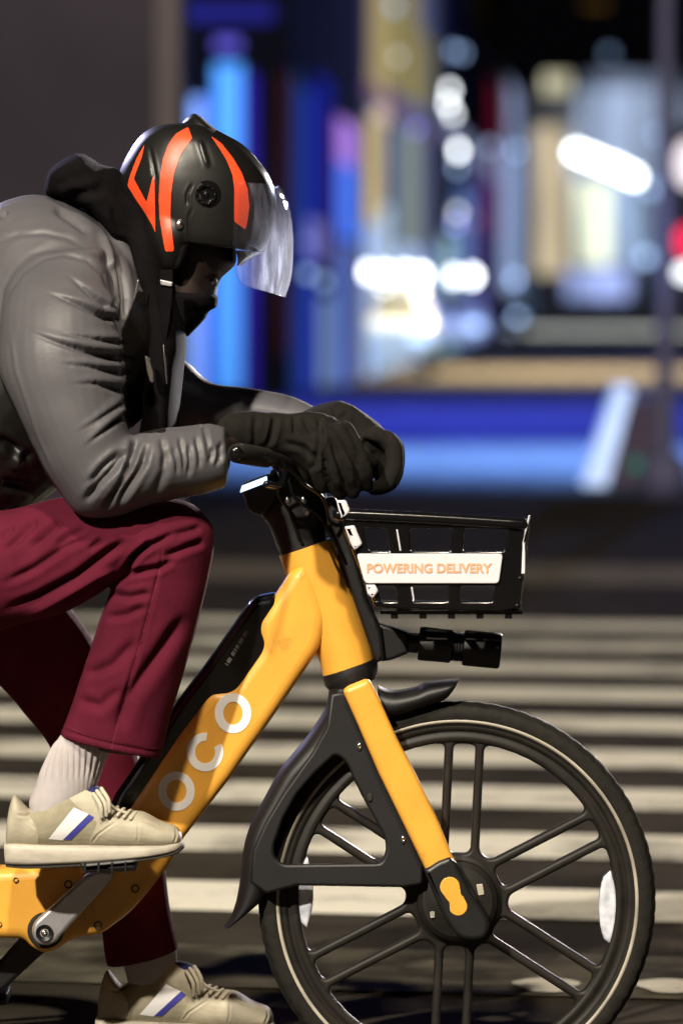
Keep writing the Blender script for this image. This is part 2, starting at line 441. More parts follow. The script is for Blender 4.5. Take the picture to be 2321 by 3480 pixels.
M['helmet_gloss'] = mat('gloss black shell', (0.010, 0.009, 0.009), 0.14, coat=0.5)
M['helmet_red'] = mat('red orange decal', (0.80, 0.075, 0.02), 0.42, var=0.14, vscale=25)
M['helmet_dark'] = mat('charcoal decal', (0.010, 0.009, 0.009), 0.35)
M['asphalt'] = mat('asphalt', (0.044, 0.037, 0.029), 0.85, var=0.4, vscale=3, bump=0.8, bscale=90, spec=0.05)
M['wall_grey'] = mat('grey plaster', (0.050, 0.041, 0.060), 0.9, var=0.35, vscale=0.5)
M['wall_pale'] = mat('pale stone', (0.15, 0.125, 0.135), 0.9, var=0.1, vscale=1)
M['wall_dark'] = mat('dark facade', (0.028, 0.03, 0.05), 0.95, var=0.3, vscale=0.6, spec=0.02)
M['wall_tan'] = mat('tan brick', (0.12, 0.10, 0.06), 0.9, var=0.2, vscale=1)
M['pole'] = mat('lavender painted pole', (0.13, 0.13, 0.26), 0.6)
M['concrete'] = mat('dark brown concrete', (0.050, 0.022, 0.020), 0.9, var=0.3, vscale=6)
M['white_paint'] = mat('white painted face', (0.8, 0.8, 0.8), 0.7, var=0.06, vscale=8)
M['car'] = mat('dark car paint', (0.03, 0.035, 0.05), 0.25, coat=0.8)
M['car_silver'] = mat('silver car paint', (0.35, 0.37, 0.4), 0.3, 0.5, coat=0.6)
M['car_white'] = mat('white car paint', (0.6, 0.64, 0.66), 0.35, coat=0.6)
M['glass_dark'] = mat('dark glass', (0.01, 0.012, 0.015), 0.08)
grime(M['sole'], (0.16, 0.13, 0.09), 0.53, 16, 0.14); grime(M['shoe'], (0.24, 0.2, 0.13), 0.54, 20, 0.16)
def marking(name, col, wear, wscale=2.2):
    m = mat(name, col, 0.8, bump=0.5, bscale=90, spec=0.1); t = m.node_tree; b = t.nodes['Principled BSDF']
    tc = t.nodes.new('ShaderNodeTexCoord'); nz = t.nodes.new('ShaderNodeTexNoise'); nz.inputs['Scale'].default_value = wscale; nz.inputs['Detail'].default_value = 8; nz.inputs['Roughness'].default_value = 0.65
    t.links.new(tc.outputs['Object'], nz.inputs['Vector'])
    rp = t.nodes.new('ShaderNodeValToRGB'); rp.color_ramp.elements[0].position = wear - 0.1; rp.color_ramp.elements[1].position = wear + 0.1
    rp.color_ramp.elements[0].color = (0.04, 0.034, 0.025, 1); rp.color_ramp.elements[1].color = (*col, 1)
    t.links.new(nz.outputs['Fac'], rp.inputs['Fac']); t.links.new(rp.outputs['Color'], b.inputs['Base Color'])
    return m
M['zebra'] = marking('white road paint', (0.80, 0.76, 0.66), 0.38, 2.4)
M['zebra_worn'] = marking('worn road paint', (0.15, 0.135, 0.10), 0.50, 3.5)
M['pale_strip'] = marking('pale worn strip', (0.22, 0.19, 0.15), 0.42, 2.0)
def visor_glare_mat():
    m = bpy.data.materials.new('clear visor'); m.use_nodes = True; t = m.node_tree; t.nodes.clear()
    out = t.nodes.new('ShaderNodeOutputMaterial'); tr = t.nodes.new('ShaderNodeBsdfTransparent'); tr.inputs[0].default_value = (0.93, 0.95, 1, 1)
    gl = t.nodes.new('ShaderNodeBsdfGlossy'); gl.inputs['Roughness'].default_value = 0.06
    df = t.nodes.new('ShaderNodeBsdfTranslucent'); df.inputs[0].default_value = (0.95, 0.97, 1, 1)
    d2 = t.nodes.new('ShaderNodeBsdfDiffuse'); d2.inputs[0].default_value = (0.8, 0.83, 0.95, 1)
    fr = t.nodes.new('ShaderNodeFresnel'); fr.inputs[0].default_value = 1.5
    a = t.nodes.new('ShaderNodeMixShader'); b = t.nodes.new('ShaderNodeMixShader'); c = t.nodes.new('ShaderNodeMixShader')
    tc = t.nodes.new('ShaderNodeTexCoord'); mp = t.nodes.new('ShaderNodeMapping'); mp.inputs['Scale'].default_value = (60, 60, 9); mp.inputs['Rotation'].default_value = (0, 0.25, 0)
    nz = t.nodes.new('ShaderNodeTexNoise'); nz.inputs['Scale'].default_value = 1.4; nz.inputs['Detail'].default_value = 6
    mr = t.nodes.new('ShaderNodeMapRange'); mr.inputs[1].default_value = 0.42; mr.inputs[2].default_value = 0.72; mr.inputs[3].default_value = 0.22; mr.inputs[4].default_value = 1.0
    t.links.new(tc.outputs['Object'], mp.inputs[0]); t.links.new(mp.outputs[0], nz.inputs['Vector']); t.links.new(nz.outputs['Fac'], mr.inputs[0])
    c.inputs[0].default_value = 0.15
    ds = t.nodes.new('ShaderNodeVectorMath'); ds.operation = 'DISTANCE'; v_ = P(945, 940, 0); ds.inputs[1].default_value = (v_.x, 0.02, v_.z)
    m2 = t.nodes.new('ShaderNodeMapRange'); m2.interpolation_type = 'SMOOTHSTEP'; m2.inputs[1].default_value = 0.05; m2.inputs[2].default_value = 0.14; m2.inputs[3].default_value = 1.0; m2.inputs[4].default_value = 0.06  # milky patch painting the glare of street lights on the lower front
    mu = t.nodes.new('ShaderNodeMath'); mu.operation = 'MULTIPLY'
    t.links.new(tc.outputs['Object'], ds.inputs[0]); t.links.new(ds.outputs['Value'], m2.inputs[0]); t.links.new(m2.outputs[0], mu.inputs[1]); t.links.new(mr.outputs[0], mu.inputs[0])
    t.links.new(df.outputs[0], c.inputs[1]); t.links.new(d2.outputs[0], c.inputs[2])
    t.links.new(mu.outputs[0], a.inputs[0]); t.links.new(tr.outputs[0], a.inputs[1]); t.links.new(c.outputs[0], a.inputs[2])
    b.inputs[0].default_value = 0.05; t.links.new(a.outputs[0], b.inputs[1]); t.links.new(gl.outputs[0], b.inputs[2])
    t.links.new(b.outputs[0], out.inputs[0]); return m
M['visor'] = visor_glare_mat()

# ================================================================== SETTING
def ground_z(y):
    t = min(max((y - 0.02) / 0.15, 0), 1); return 0.055 * t * t * (3 - 2 * t)
ys = [-14, -6, -2, -0.5] + [0.02 + 0.02 * i for i in range(9)] + [0.7, 1.5, 4, 10, 20, 40, 80, 160, 320, 640]
gv = []; gf = []
for y in ys:
    for x in (-60 - max(y, 0), 60 + max(y, 0)): gv.append((x, y, ground_z(y)))
for i in range(len(ys) - 1): gf.append((2 * i, 2 * i + 1, 2 * i + 3, 2 * i + 2))
tag(link('road', mesh_from(gv, gf), M['asphalt']), kind='structure')
def dq(sy): return 1.3365 * K * D / (sy - HY) - D      # ground depth Y seen at photo row sy
def band(mb, d0, wdt, x0, x1, m=0, slope=-0.2, z=0.059):
    """painted bar on the road: centre depth d0 (from the camera) at the photo's right edge"""
    xr = (2313 - CX) / K * d0 / D
    V = []
    n = 24
    for i in range(n + 1):
        x = x0 + (x1 - x0) * i / n
        c = d0 - D + slope * (x - xr)
        V += [(x, c - wdt / 2, z), (x, c + wdt / 2, z)]
    mb.add(V, [(2 * i, 2 * i + 2, 2 * i + 3, 2 * i + 1) for i in range(n)], m)
cw = MB()
for k in range(9): band(cw, 10.67 + 1.13 * k, 0.53, -9, 9, 0)
tag(cw.build('crosswalk_markings', M['zebra'], smooth=False), kind='structure')
ww = MB(); band(ww, 9.56, 0.6, -6, 6, 0)
tag(ww.build('worn_crosswalk_marking', M['zebra_worn'], smooth=False), kind='structure')
w2 = MB(); band(w2, 9.86, 0.24, 0.42, 0.60, 0, z=0.063)
pv = []
for a in range(24):
    t = 2 * math.pi * a / 24
    pv.append((0.39 + 0.06 * math.cos(t) * (1 + 0.2 * math.sin(3 * t)), 0.93 + 0.10 * math.sin(t), 0.063))
ps = MB(); ps.add(pv, [tuple(range(24))])
pv2 = [(v[0] + 0.23, v[1] - 0.01, v[2]) for v in pv]; ps.add(pv2, [tuple(range(24))])
tag(ps.build('fresh_paint_patch', M['zebra'], smooth=False), kind='structure')
pl = MB(); band(pl, 23.4, 1.7, -16, 16, 0)
tag(pl.build('pale_road_strip', M['pale_strip'], smooth=False), kind='structure')

# ------------------------------------------------------------------ buildings along the far street
def quad(mb, sx0, sx1, sy0, sy1, plane, out=0.0, depth=0.25, m=0):
    """a slab standing on a facade plane; plane(sx) gives the depth there"""
    Y0, Y1 = plane(sx0) - out, plane(sx1) - out
    a = P(sx0, sy0, Y0); b = P(sx1, sy0, Y1); c = P(sx1, sy1, Y1); d = P(sx0, sy1, Y0)
    # keep top and bottom edges level
    if Y0 != Y1:
        Ym = (Y0 + Y1) / 2; zt = P(0, sy0, Ym).z; zb = P(0, sy1, Ym).z
        a.z = b.z = zt; c.z = d.z = zb
    off = Vector((0, depth, 0))
    V = [a, b, c, d, a + off, b + off, c + off, d + off]
    mb.add(V, [(0, 1, 2, 3), (7, 6, 5, 4), (0, 4, 5, 1), (1, 5, 6, 2), (2, 6, 7, 3), (3, 7, 4, 0)], m)
def flat(Y): return lambda sx: Y
def street(sx):      # the left row of the street recedes slightly to the right
    return 4.162 / (0.056 - (sx - CX) / (K * D)) - D
GLOW = {}
def G(col, s, var=0.6):
    k = (tuple(round(c, 3) for c in col), round(s, 3), var)
    if k not in GLOW: GLOW[k] = glow('lit pane %d' % len(GLOW), col, s, var, 1.3, (1, 1, 0.10))
    return GLOW[k]
def building(name, label, wall_mat, sx0, sx1, sy0, sy1, plane, panes=(), lamps=(), depth=8.0, walls=()):
    Ym = plane((sx0 + sx1) / 2)
    c = P((sx0 + sx1) / 2, HY, Ym); root = empty(name, (c.x, c.y, 0.055)); tag(root, label, 'building')
    wl = MB(); quad(wl, sx0, sx1, sy0, sy1, plane, 0, depth); wo = wl.build('wall', wall_mat, root, smooth=False)
    for (a, b, y0, y1, mm) in walls:
        q = MB(); quad(q, a, b, y0, y1, plane, 0.3, 0.28); q.build('pilaster', mm, root, smooth=False)
    for pn in panes:
        a, b, y0, y1, col, s = pn[:6]; kind = pn[6] if len(pn) > 6 else 'window'
        q = MB(); quad(q, a, b, y0, y1, plane, 0.12, 0.1); q.build(kind, G(tuple(c ** 1.25 for c in col), s * 1.75), root, smooth=False)
    for (sx, sy, rpx, col, s) in lamps:
        Y = plane(min(max(sx, sx0), sx1)) - 0.9; r = rpx * 0.62 / K * (D + Y) / D; s = s * 2.0; p = P(sx, sy, Y)
        q = MB(); q.add(*ball(p, r, r, r, 14, 8)); lm = q.build('wall_lamp', G(col, s, 0), root)
        q = MB(); q.add(*box(p.x - r * .12, p.x + r * .12, p.y, p.y + 0.95, p.z + r * .7, p.z + r * .95)); q.build('lamp_bracket', M['wall_dark'], lm, smooth=False)
    return root
WHITE = (0.92, 0.97, 1.0); PALE = (0.42, 0.62, 1.0); LAV = (0.35, 0.38, 1.0); CYAN = (0.22, 0.5, 1.0); TAN = (1.0, 0.82, 0.45); DEEP = (0.05, 0.06, 0.6)
GRB = 1300
building('concrete_building', 'grey plastered building corner with a paler pillar behind the rider', M['wall_grey'], -900, 540, -700, 1800, flat(21.0),
         walls=[(530, 612, -700, 1800, M['wall_pale'])], depth=6)
building('blue_lit_shop', 'shop front with tall glowing blue and cyan light columns behind the helmet', M['wall_dark'], 560, 985, -900, 1345, flat(60.0),
         panes=[(625, 690, 330, 1345, (0.30, 0.48, 1.0), 0.55, 'light_column'), (728, 822, 215, 1345, (0.13, 0.40, 0.95), 0.62, 'light_column'),
                (690, 728, 330, 1345, (0.03, 0.06, 0.6), 0.5, 'light_column'), (822, 870, 250, 1345, (0.07, 0.04, 0.5), 0.35, 'light_column'),
                (730, 815, 130, 165, (0.25, 0.22, 1.0), 0.35, 'sign_light'), (620, 930, 10, 70, (0.08, 0.08, 0.6), 0.18, 'sign_light'), (955, 975, 250, 1200, (0.25, 0.05, 0.06), 0.12, 'light_strip')], depth=8)
building('dark_arcade', 'dark arcade with dim blue windows right of the rider\'s visor', M['wall_dark'], 985, 1235, -900, 1350, street,
         panes=[(996, 1016, 250, 1330, (0.08, 0.2, 0.5), 0.2), (1020, 1060, 300, 1330, (0.05, 0.09, 0.6), 0.32), (1066, 1128, 260, 740, (0.04, 0.06, 0.55), 0.26), (1042, 1100, 745, 880, (0.35, 0.36, 0.9), 0.34), (1085, 1130, 1010, 1310, (0.32, 0.45, 0.75), 0.34), (1040, 1080, 890, 1300, (0.05, 0.1, 0.6), 0.3),
                (1147, 1215, 413, 560, (0.6, 0.35, 1.0), 0.5), (1147, 1215, 560, 817, (0.12, 0.27, 0.95), 0.65), (1140, 1200, 830, 1320, (0.2, 0.3, 0.75), 0.45), (1120, 1140, 380, 900, (0.3, 0.02, 0.05), 0.15)],
         lamps=[(1046, 930, 26, PALE, 0.75), (1100, 955, 30, PALE, 0.6), (1046, 820, 24, LAV, 0.4)], depth=10)
building('tan_shop_house', 'tan fronted house with lamp-lit upper wall put in as glowing yellow panes above a row of white lamps', M['wall_tan'], 1235, 1490, -200, 1300, street,
         panes=[(1256, 1305, -150, 330, TAN, 0.28), (1305, 1420, -150, 320, (0.9, 0.78, 0.4), 0.17), (1420, 1474, 120, 350, (0.8, 0.75, 0.5), 0.14),  # yellow upper panes glow in place of the lamp-lit wall
                (1246, 1300, 410, 760, TAN, 0.36), (1302, 1356, 430, 860, (0.3, 0.4, 0.7), 0.2), (1357, 1427, 440, 830, (0.62, 0.72, 0.68), 0.22),
                (1240, 1285, 760, 1280, (0.45, 0.62, 1.0), 0.5), (1290, 1345, 700, 1280, (0.62, 0.8, 1.0), 0.5), (1350, 1420, 830, 1240, (0.55, 0.68, 0.95), 0.5), (1435, 1482, 840, 1240, (0.4, 0.55, 0.9), 0.35), (1240, 1480, 385, 408, (0.5, 0.2, 0.6), 0.2, 'awning_light')],
         lamps=[(1248, 923, 34, WHITE, 4.5), (1304, 927, 36, WHITE, 6), (1372, 927, 36, WHITE, 6), (1425, 934, 40, WHITE, 6), (1302, 985, 28, WHITE, 2.5), (1425, 985, 26, WHITE, 3),
                (1411, 436, 24, LAV, 1.0), (1275, 381, 24, (0.6, 0.55, 0.8), 0.5), (1349, 191, 24, (0.8, 0.78, 0.8), 0.8), (1335, 20, 30, PALE, 0.7)], depth=12)
building('crimson_shop_house', 'dark house with crimson banners and stacked white street globes', M['wall_dark'], 1492, 1770, 150, 1215, street,
         panes=[(1500, 1545, 800, 1190, (0.5, 0.75, 0.85), 0.42), (1552, 1600, 640, 1180, (0.3, 0.45, 0.9), 0.3), (1610, 1660, 560, 1150, (0.25, 0.2, 0.6), 0.2), (1665, 1700, 290, 800, (0.35, 0.02, 0.09), 0.2, 'banner'), (1706, 1765, 520, 1120, (0.5, 0.62, 0.95), 0.42),
                (1500, 1690, 480, 560, (0.45, 0.5, 0.75), 0.22)],
         lamps=[(1524, 304, 26, WHITE, 3.5), (1518, 350, 26, WHITE, 3.5), (1534, 386, 25, WHITE, 3), (1536, 171, 26, PALE, 1.0), (1566, 178, 24, PALE, 0.9),
                (1552, 510, 30, WHITE, 4.5), (1550, 568, 24, PALE, 1.5), (1660, 498, 26, PALE, 1.0), (1748, 510, 26, PALE, 1.5),
                (1550, 722, 24, WHITE, 1.8), (1545, 760, 24, LAV, 2.0), (1606, 747, 20, (0.8, 0.35, 0.4), 0.4),
                (1536, 938, 34, WHITE, 5), (1598, 938, 36, WHITE, 6), (1742, 946, 28, PALE, 2.0)], depth=14)
building('pale_market_hall', 'pale floodlit hall closing the far end of the street', mat('floodlit stone', (0.45, 0.47, 0.5), 0.9, var=0.1), 1760, 2500, 300, 1100, flat(235.0),
         panes=[(1818, 1925, 430, 930, (1.0, 0.86, 0.62), 0.36), (1850, 1935, 250, 312, (1.0, 0.95, 0.7), 0.5, 'sign_light'), (1964, 2300, 300, 620, (0.5, 0.6, 0.8), 0.45), (1957, 2075, 610, 900, (0.95, 1.0, 0.82), 0.62),
                (2080, 2200, 600, 900, (0.45, 0.58, 0.8), 0.5), (1925, 2145, 915, 1015, (0.5, 0.6, 1.0), 0.6), (1985, 2300, 245, 300, (0.42, 0.5, 0.68), 0.25), (1775, 1812, 430, 1080, (0.2, 0.3, 0.45), 0.25)],
         lamps=[(1957, 514, 34, WHITE, 5.5), (1990, 528, 34, WHITE, 5.5), (2024, 540, 34, WHITE, 5.5), (2058, 556, 34, WHITE, 5.5), (2092, 566, 34, WHITE, 5.5), (2126, 585, 34, WHITE, 5.5), (2156, 600, 34, WHITE, 5.5),
                (2233, 455, 28, PALE, 0.9), (2210, 640, 30, PALE, 1.0), (2194, 872, 30, PALE, 1.4), (2070, 180, 28, PALE, 0.25)], depth=20)
building('night_tower', 'unlit navy tower rising behind the lit hall', mat('navy facade', (0.012, 0.016, 0.04), 0.6), 1700, 2700, -400, 1080, flat(300.0),
         panes=[(1980, 2060, 0, 24, (0.5, 0.3, 0.08), 0.12)], depth=30)

# cars parked along the street
def car(label, sx, Y, paint_m, hl, face=1.0):
    c = P(sx, HY, Y); root = empty('parked_car', (c.x, Y, 0.055)); tag(root, label, 'car', 'cars parked along the far street')
    prof = [(-2.1, 0.35), (-2.15, 0.75), (-1.9, 0.92), (-1.0, 1.0), (-0.45, 1.42), (1.0, 1.45), (1.6, 1.05), (2.1, 0.95), (2.15, 0.4)]
    me = curve_mesh([fillet([(a, b) for a, b in prof], 0.12)], 1.75, 0.18, 3)
    for v in me.vertices: v.co = Vector((c.x + v.co.y * (0.86 if v.co.z > 1.0 else 1), Y + v.co.x, 0.055 + v.co.z))
    link('body', me, paint_m, root)
    wv = [(-0.62, 1.36), (0.62, 1.36), (0.72, 1.02), (-0.72, 1.02)]
    q = MB(); q.add([(c.x + a, Y - 0.45 - (1.42 - b) * 1.3 - 0.03, 0.055 + b) for a, b in wv] + [(c.x + a, Y - 0.40 - (1.42 - b) * 1.3, 0.055 + b) for a, b in wv],
                    [(0, 1, 2, 3), (7, 6, 5, 4), (0, 4, 5, 1), (1, 5, 6, 2), (2, 6, 7, 3), (3, 7, 4, 0)]); q.build('windscreen', M['glass_dark'], root, smooth=False)
    for s in (-1, 1):
        q = MB(); q.add(*ball((c.x + s * 0.62, Y - 2.1, 0.72), 0.17, 0.08, 0.11)); q.build('headlight', hl, root)
        for yy in (-1.35, 1.3):
            q = MB(); q.add(*lathe([(0.02, -0.1), (0.30, -0.1), (0.33, -0.05), (0.33, 0.05), (0.30, 0.1), (0.02, 0.1)], (c.x + s * 0.78, Y + yy, 0.36), 'X', 24)); q.build('wheel', M['rubber'], root)
HL = G(WHITE, 7.0, 0); HL2 = G(PALE, 3.0, 0)
car('white car with bright headlights nearest along the lit shop row', 1295, 76.0, M['car_white'], HL2)
car('pale grey car with pale headlights parked behind the white car', 1512, 104.0, M['car_white'], HL2)
car('small dark car with dim headlights farthest down the shop row', 1684, 150.0, M['car'], HL2)

# pole and signal at the right edge
pr = empty('signal_pole', P(2262, HY, 24) * 1.0); pr.location.z = 0.055; tag(pr, 'lavender lit metal pole at the right edge of the street', 'pole')
c = P(2262, HY, 24); q = MB(); q.add(*tube([(c.x, 24, 0.055), (c.x, 24, 1.2), (c.x, 24, 3.4)], [0.075, 0.06, 0.05], 16)); q.build('shaft', M['pole'], pr)
q = MB(); q.add(*lathe([(0.001, 0), (0.16, 0), (0.16, 0.22), (0.09, 0.3), (0.001, 0.3)], (c.x, 24, 0.055), 'Z', 24)); q.build('base', M['pole'], pr)
tr = empty('traffic_signal', P(2330, 760, 24)); tag(tr, 'traffic signal with red and white lit lenses cut by the right edge', 'traffic signal')
a = P(2292, 420, 24); b = P(2400, 1020, 24)
q = MB(); q.add(*box(a.x, b.x, 24.05, 24.35, b.z, a.z)); q.add(*box(c.x, a.x, 24.12, 24.18, a.z - 0.5, a.z - 0.44)); q.build('housing', M['wall_dark'], tr, smooth=False)
for sy0, sy1, col, s in ((470, 640, (1.0, 0.9, 0.95), 1.2), (760, 880, (1.0, 0.03, 0.10), 1.3), (890, 960, WHITE, 2.2)):
    a = P(2340, (sy0 + sy1) / 2, 24); q = MB(); q.add(*ball((a.x, 24.03, a.z), 0.1, 0.04, (sy1 - sy0) / K * 32.5 / D / 2)); q.build('lens', G(col, s, 0), tr)
# barrier with white sloping face
br = empty('road_barrier', (P(2130, HY, 26).x, 26, 0.055)); tag(br, 'dark wedge shaped road barrier with one sloping white painted face', 'barrier')
Yb = 26.0
def bp(sx, sy, Y=Yb): return P(sx, sy, Y)
o1 = [(2010, 1675), (2262, 1685), (2255, 1350), (2135, 1350)]
q = MB(); V = [bp(*p_) for p_ in o1]; z0 = 0.055
V[0].z = z0; V[1].z = z0
V2 = [v + Vector((0.05, 0.9, 0)) for v in V]
q.add(V + V2, [(0, 1, 2, 3), (7, 6, 5, 4), (0, 4, 5, 1), (1, 5, 6, 2), (2, 6, 7, 3), (3, 7, 4, 0)]); q.build('body', M['concrete'], br, smooth=False)
w_ = [(1975, 1670), (2055, 1680), (2150, 1320), (2095, 1315)]
q = MB(); V = [bp(*p_, Yb - 0.05) for p_ in w_]; V2 = [v + Vector((0.02, 0.9, 0)) for v in V]
q.add(V + V2, [(0, 1, 2, 3), (7, 6, 5, 4), (0, 4, 5, 1), (1, 5, 6, 2), (2, 6, 7, 3), (3, 7, 4, 0)]); q.build('white_face', M['white_paint'], br, smooth=False)
p_ = bp(2162, 1580, Yb - 0.03); q = MB(); q.add(*ball(p_, 0.05, 0.02, 0.05)); q.build('reflector', G((0.1, 0.5, 0.35), 0.35, 0), br)
lamp('barrier_blue_light', 'SPOT', (0.5, 20.0, 5.0), 4000, (0.35, 0.55, 1.0), 0.3, (p_.x - 0.15, Yb, 0.4), 16, 1.0)

# ================================================================== BICYCLE
WC = (1553.0, 3057.0)                      # front wheel centre in the photo
wc = P(*WC); RW = 675 / K
bike = empty('electric_bicycle', (wc.x - 0.55, 0, 0)); tag(bike, 'orange electric delivery bicycle with black basket and white lettering on its thick down tube', 'bicycle')
FY = -0.048
# frame: down tube and motor housing in one casting, with the head tube
fr_out = [(985, 1948, 8), (930, 2033), (876, 2112, 40), (872, 2150, 30), (887, 2188, 30), (878, 2215, 20), (788, 2343, 30), (722, 2348, 25), (696, 2366, 20), (600, 2492), (430, 2745), (330, 2895), (290, 2940, 40), (130, 2950), (-60, 2960), (-420, 2975),
          (-420, 3175), (0, 3195), (78, 3195, 30), (105, 3225, 30), (148, 3248, 40), (200, 3230, 30), (240, 3196, 25), (330, 3182, 20), (352, 3174, 20), (440, 3110, 40), (500, 3040), (570, 2950, 60), (625, 2850), (784, 2645), (825, 2584), (920, 2450), (1080, 2215, 25), (1098, 2170, 30), (1112, 2100, 60), (1092, 2030, 60), (1068, 1955, 60), (1030, 1905, 30)]
fm = MB(); fm.add_mesh(plate([fillet(fr_out, 0)], FY, 0.096, 0.02, 5))
fm.add(*loft([(948, 1889, 1128, 1826, 0, .045), (975, 1965, 1160, 1905, 0, .0455), (1030, 2110, 1215, 2050, 0, .045), (1082, 2240, 1258, 2180, 0, .0445), (1097, 2298, 1273, 2236, 0, .0445)], 40, 6, cap=0))
frame = fm.build('frame', M['orange'], bike, sharp=35)
# letters O C O on the tube
def ring(cx, cy, rx, ry, wd, a0=0, a1=360, Y=FY - 0.0012, n=48):
    V = []; F = []; full = (a1 - a0 >= 360)
    ang = 0.0
    for i in range(n + (0 if full else 1)):
        t = R(a0 + (a1 - a0) * i / n)
        for k in (1.0, 0.0):
            x = cx + (rx - wd * (1 - k)) * math.cos(t); y = cy - (ry - wd * (1 - k)) * math.sin(t)
            V.append(P(x, y, Y)); V.append(P(x, y, Y + 0.0024))
    m = n if full else n
    for i in range(m):
        j = (i + 1) % n if full else i + 1
        b, c = 4 * i, 4 * j
        F += [(b, c, c + 2, b + 2), (b + 1, b + 3, c + 3, c + 1), (b, b + 1, c + 1, c), (b + 2, c + 2, c + 3, b + 3)]
    if not full:
        F += [(0, 2, 3, 1), (4 * n, 4 * n + 1, 4 * n + 3, 4 * n + 2)]
    return V, F
lt = MB(); lt.add(*ring(792, 2425, 62, 68, 29)); lt.add(*ring(697, 2557, 62, 66, 28, 83, 386)); lt.add(*ring(600, 2690, 62, 67, 28))
lt.build('lettering', M['white_letter'], frame, smooth=False)
for bx, by, br_ in ((54, 2993, 9), (232, 3007, 14), (460, 3022, 14), (333, 3147, 14), (-2, 3143, 9)):
    p_ = P(bx, by, FY); r = br_ / K
    q = MB(); q.add(*lathe([(0.0001, 0.004), (r * .6, 0.004), (r * .7, -0.001), (r, -0.0025), (r, 0.004)], p_, 'Y', 20)); q.build('bolt', M['outsole'], frame)
# battery
bt = [(846, 2050, 18), (870, 2032, 12), (930, 2020, 6), (1000, 2080), (960, 2250), (820, 2400), (760, 2400), (420, 2860), (320, 2860, 40), (392, 2700), (525, 2508), (600, 2388), (700, 2258), (832, 2070)]
battery = link('battery', plate([fillet(bt, 0)], -0.043, 0.086, 0.016, 4), M['black_gloss'], bike); battery.data.set_sharp_from_angle(angle=R(40))
q = MB()
for i in range(17):       # small worn grey print, unreadable in the photo
    t = i / 16.0; x = 760 + t * 78; y = 2276 - t * 128; s = 5 + 3 * math.sin(i * 2.3)
    if i in (0, 1, 5): continue
    q.add([P(x + a * s - b * 5, y - a * s * 1.6 - b * 4, -0.0437) for a, b in ((0, -1), (0.8, -1), (0.8, 1), (0, 1))] + [P(x + a * s - b * 5, y - a * s * 1.6 - b * 4, -0.042) for a, b in ((0, -1), (0.8, -1), (0.8, 1), (0, 1))],
          [(0, 1, 2, 3), (7, 6, 5, 4), (0, 4, 5, 1), (1, 5, 6, 2), (2, 6, 7, 3), (3, 7, 4, 0)])
q.build('printed_mark', M['label_grey'], battery, smooth=False)
q = MB(); q.add_mesh(plate([fillet([(876, 2034), (928, 2021), (932, 2030), (880, 2044)], 3)], -0.03, 0.06, 0.002)); q.build('cap_reflection', M['dim_blue_glow'], battery)  # blue reflection on the battery cap, put in as a glowing strip
# crank and pedal
p_ = P(152, 3170, -0.075)
q = MB(); q.add(*lathe([(0.0001, -0.004), (0.029, -0.004), (0.031, 0.0), (0.031, 0.05), (0.0001, 0.05)], (p_.x, -0.053, p_.z), 'Y', 40)); q.build('crank_axle', M['outsole'], bike)
ca = [(112, 3145), (122, 3130), (290, 2975), (340, 2955), (388, 2962), (380, 2990), (205, 3185), (190, 3205), (165, 3216), (135, 3214), (115, 3198), (106, 3170)]
crank = link('crank_arm', plate([fillet(ca, 18)], -0.085, 0.022, 0.007, 4), M['alu'], bike); crank.data.set_sharp_from_angle(angle=R(40))
q = MB(); q.add(*lathe([(0.0001, 0.002), (0.007, 0.002), (0.0085, -0.001), (0.013, -0.001), (0.0145, -0.003), (0.0145, 0.004), (0.0001, 0.004)], (p_.x, -0.086, p_.z), 'Y', 30)); q.build('axle_bolt', M['black_plastic'], crank)
q = MB(); q.add(*lathe([(0.0001, -0.002), (0.004, -0.002), (0.006, 0.0), (0.006, 0.002), (0.0001, 0.002)], (p_.x, -0.087, p_.z), 'Y', 6)); q.build('bolt_centre', M['steel'], crank)
pd = MB(); pd.add_mesh(plate([fillet([(270, 2936), (470, 2918), (462, 2962), (280, 2970)], 8)], -0.215, 0.115, 0.006)); 
for kx in (0, 1, 2, 3): pd.add_mesh(plate([fillet([(285 + kx * 46, 2930), (292 + kx * 46, 2930), (292 + kx * 46, 2968), (285 + kx * 46, 2968)], 2)], -0.2165, 0.002, 0.0005))
pd.build('pedal', M['black_plastic'], bike)
# far crank and pedal; the crank is made black for the shade there
q = MB(); q.add_mesh(plate([fillet([(152 - (x - 152), 3170 - (y - 3170)) for x, y in ca], 18)], 0.063, 0.022, 0.007)); q.build('crank_arm', M['black_plastic'], bike)
q = MB(); q.add_mesh(plate([fillet([(-165, 3378), (25, 3378), (25, 3420), (-165, 3420)], 8)], 0.1, 0.1, 0.006)); q.build('pedal', M['black_plastic'], bike)
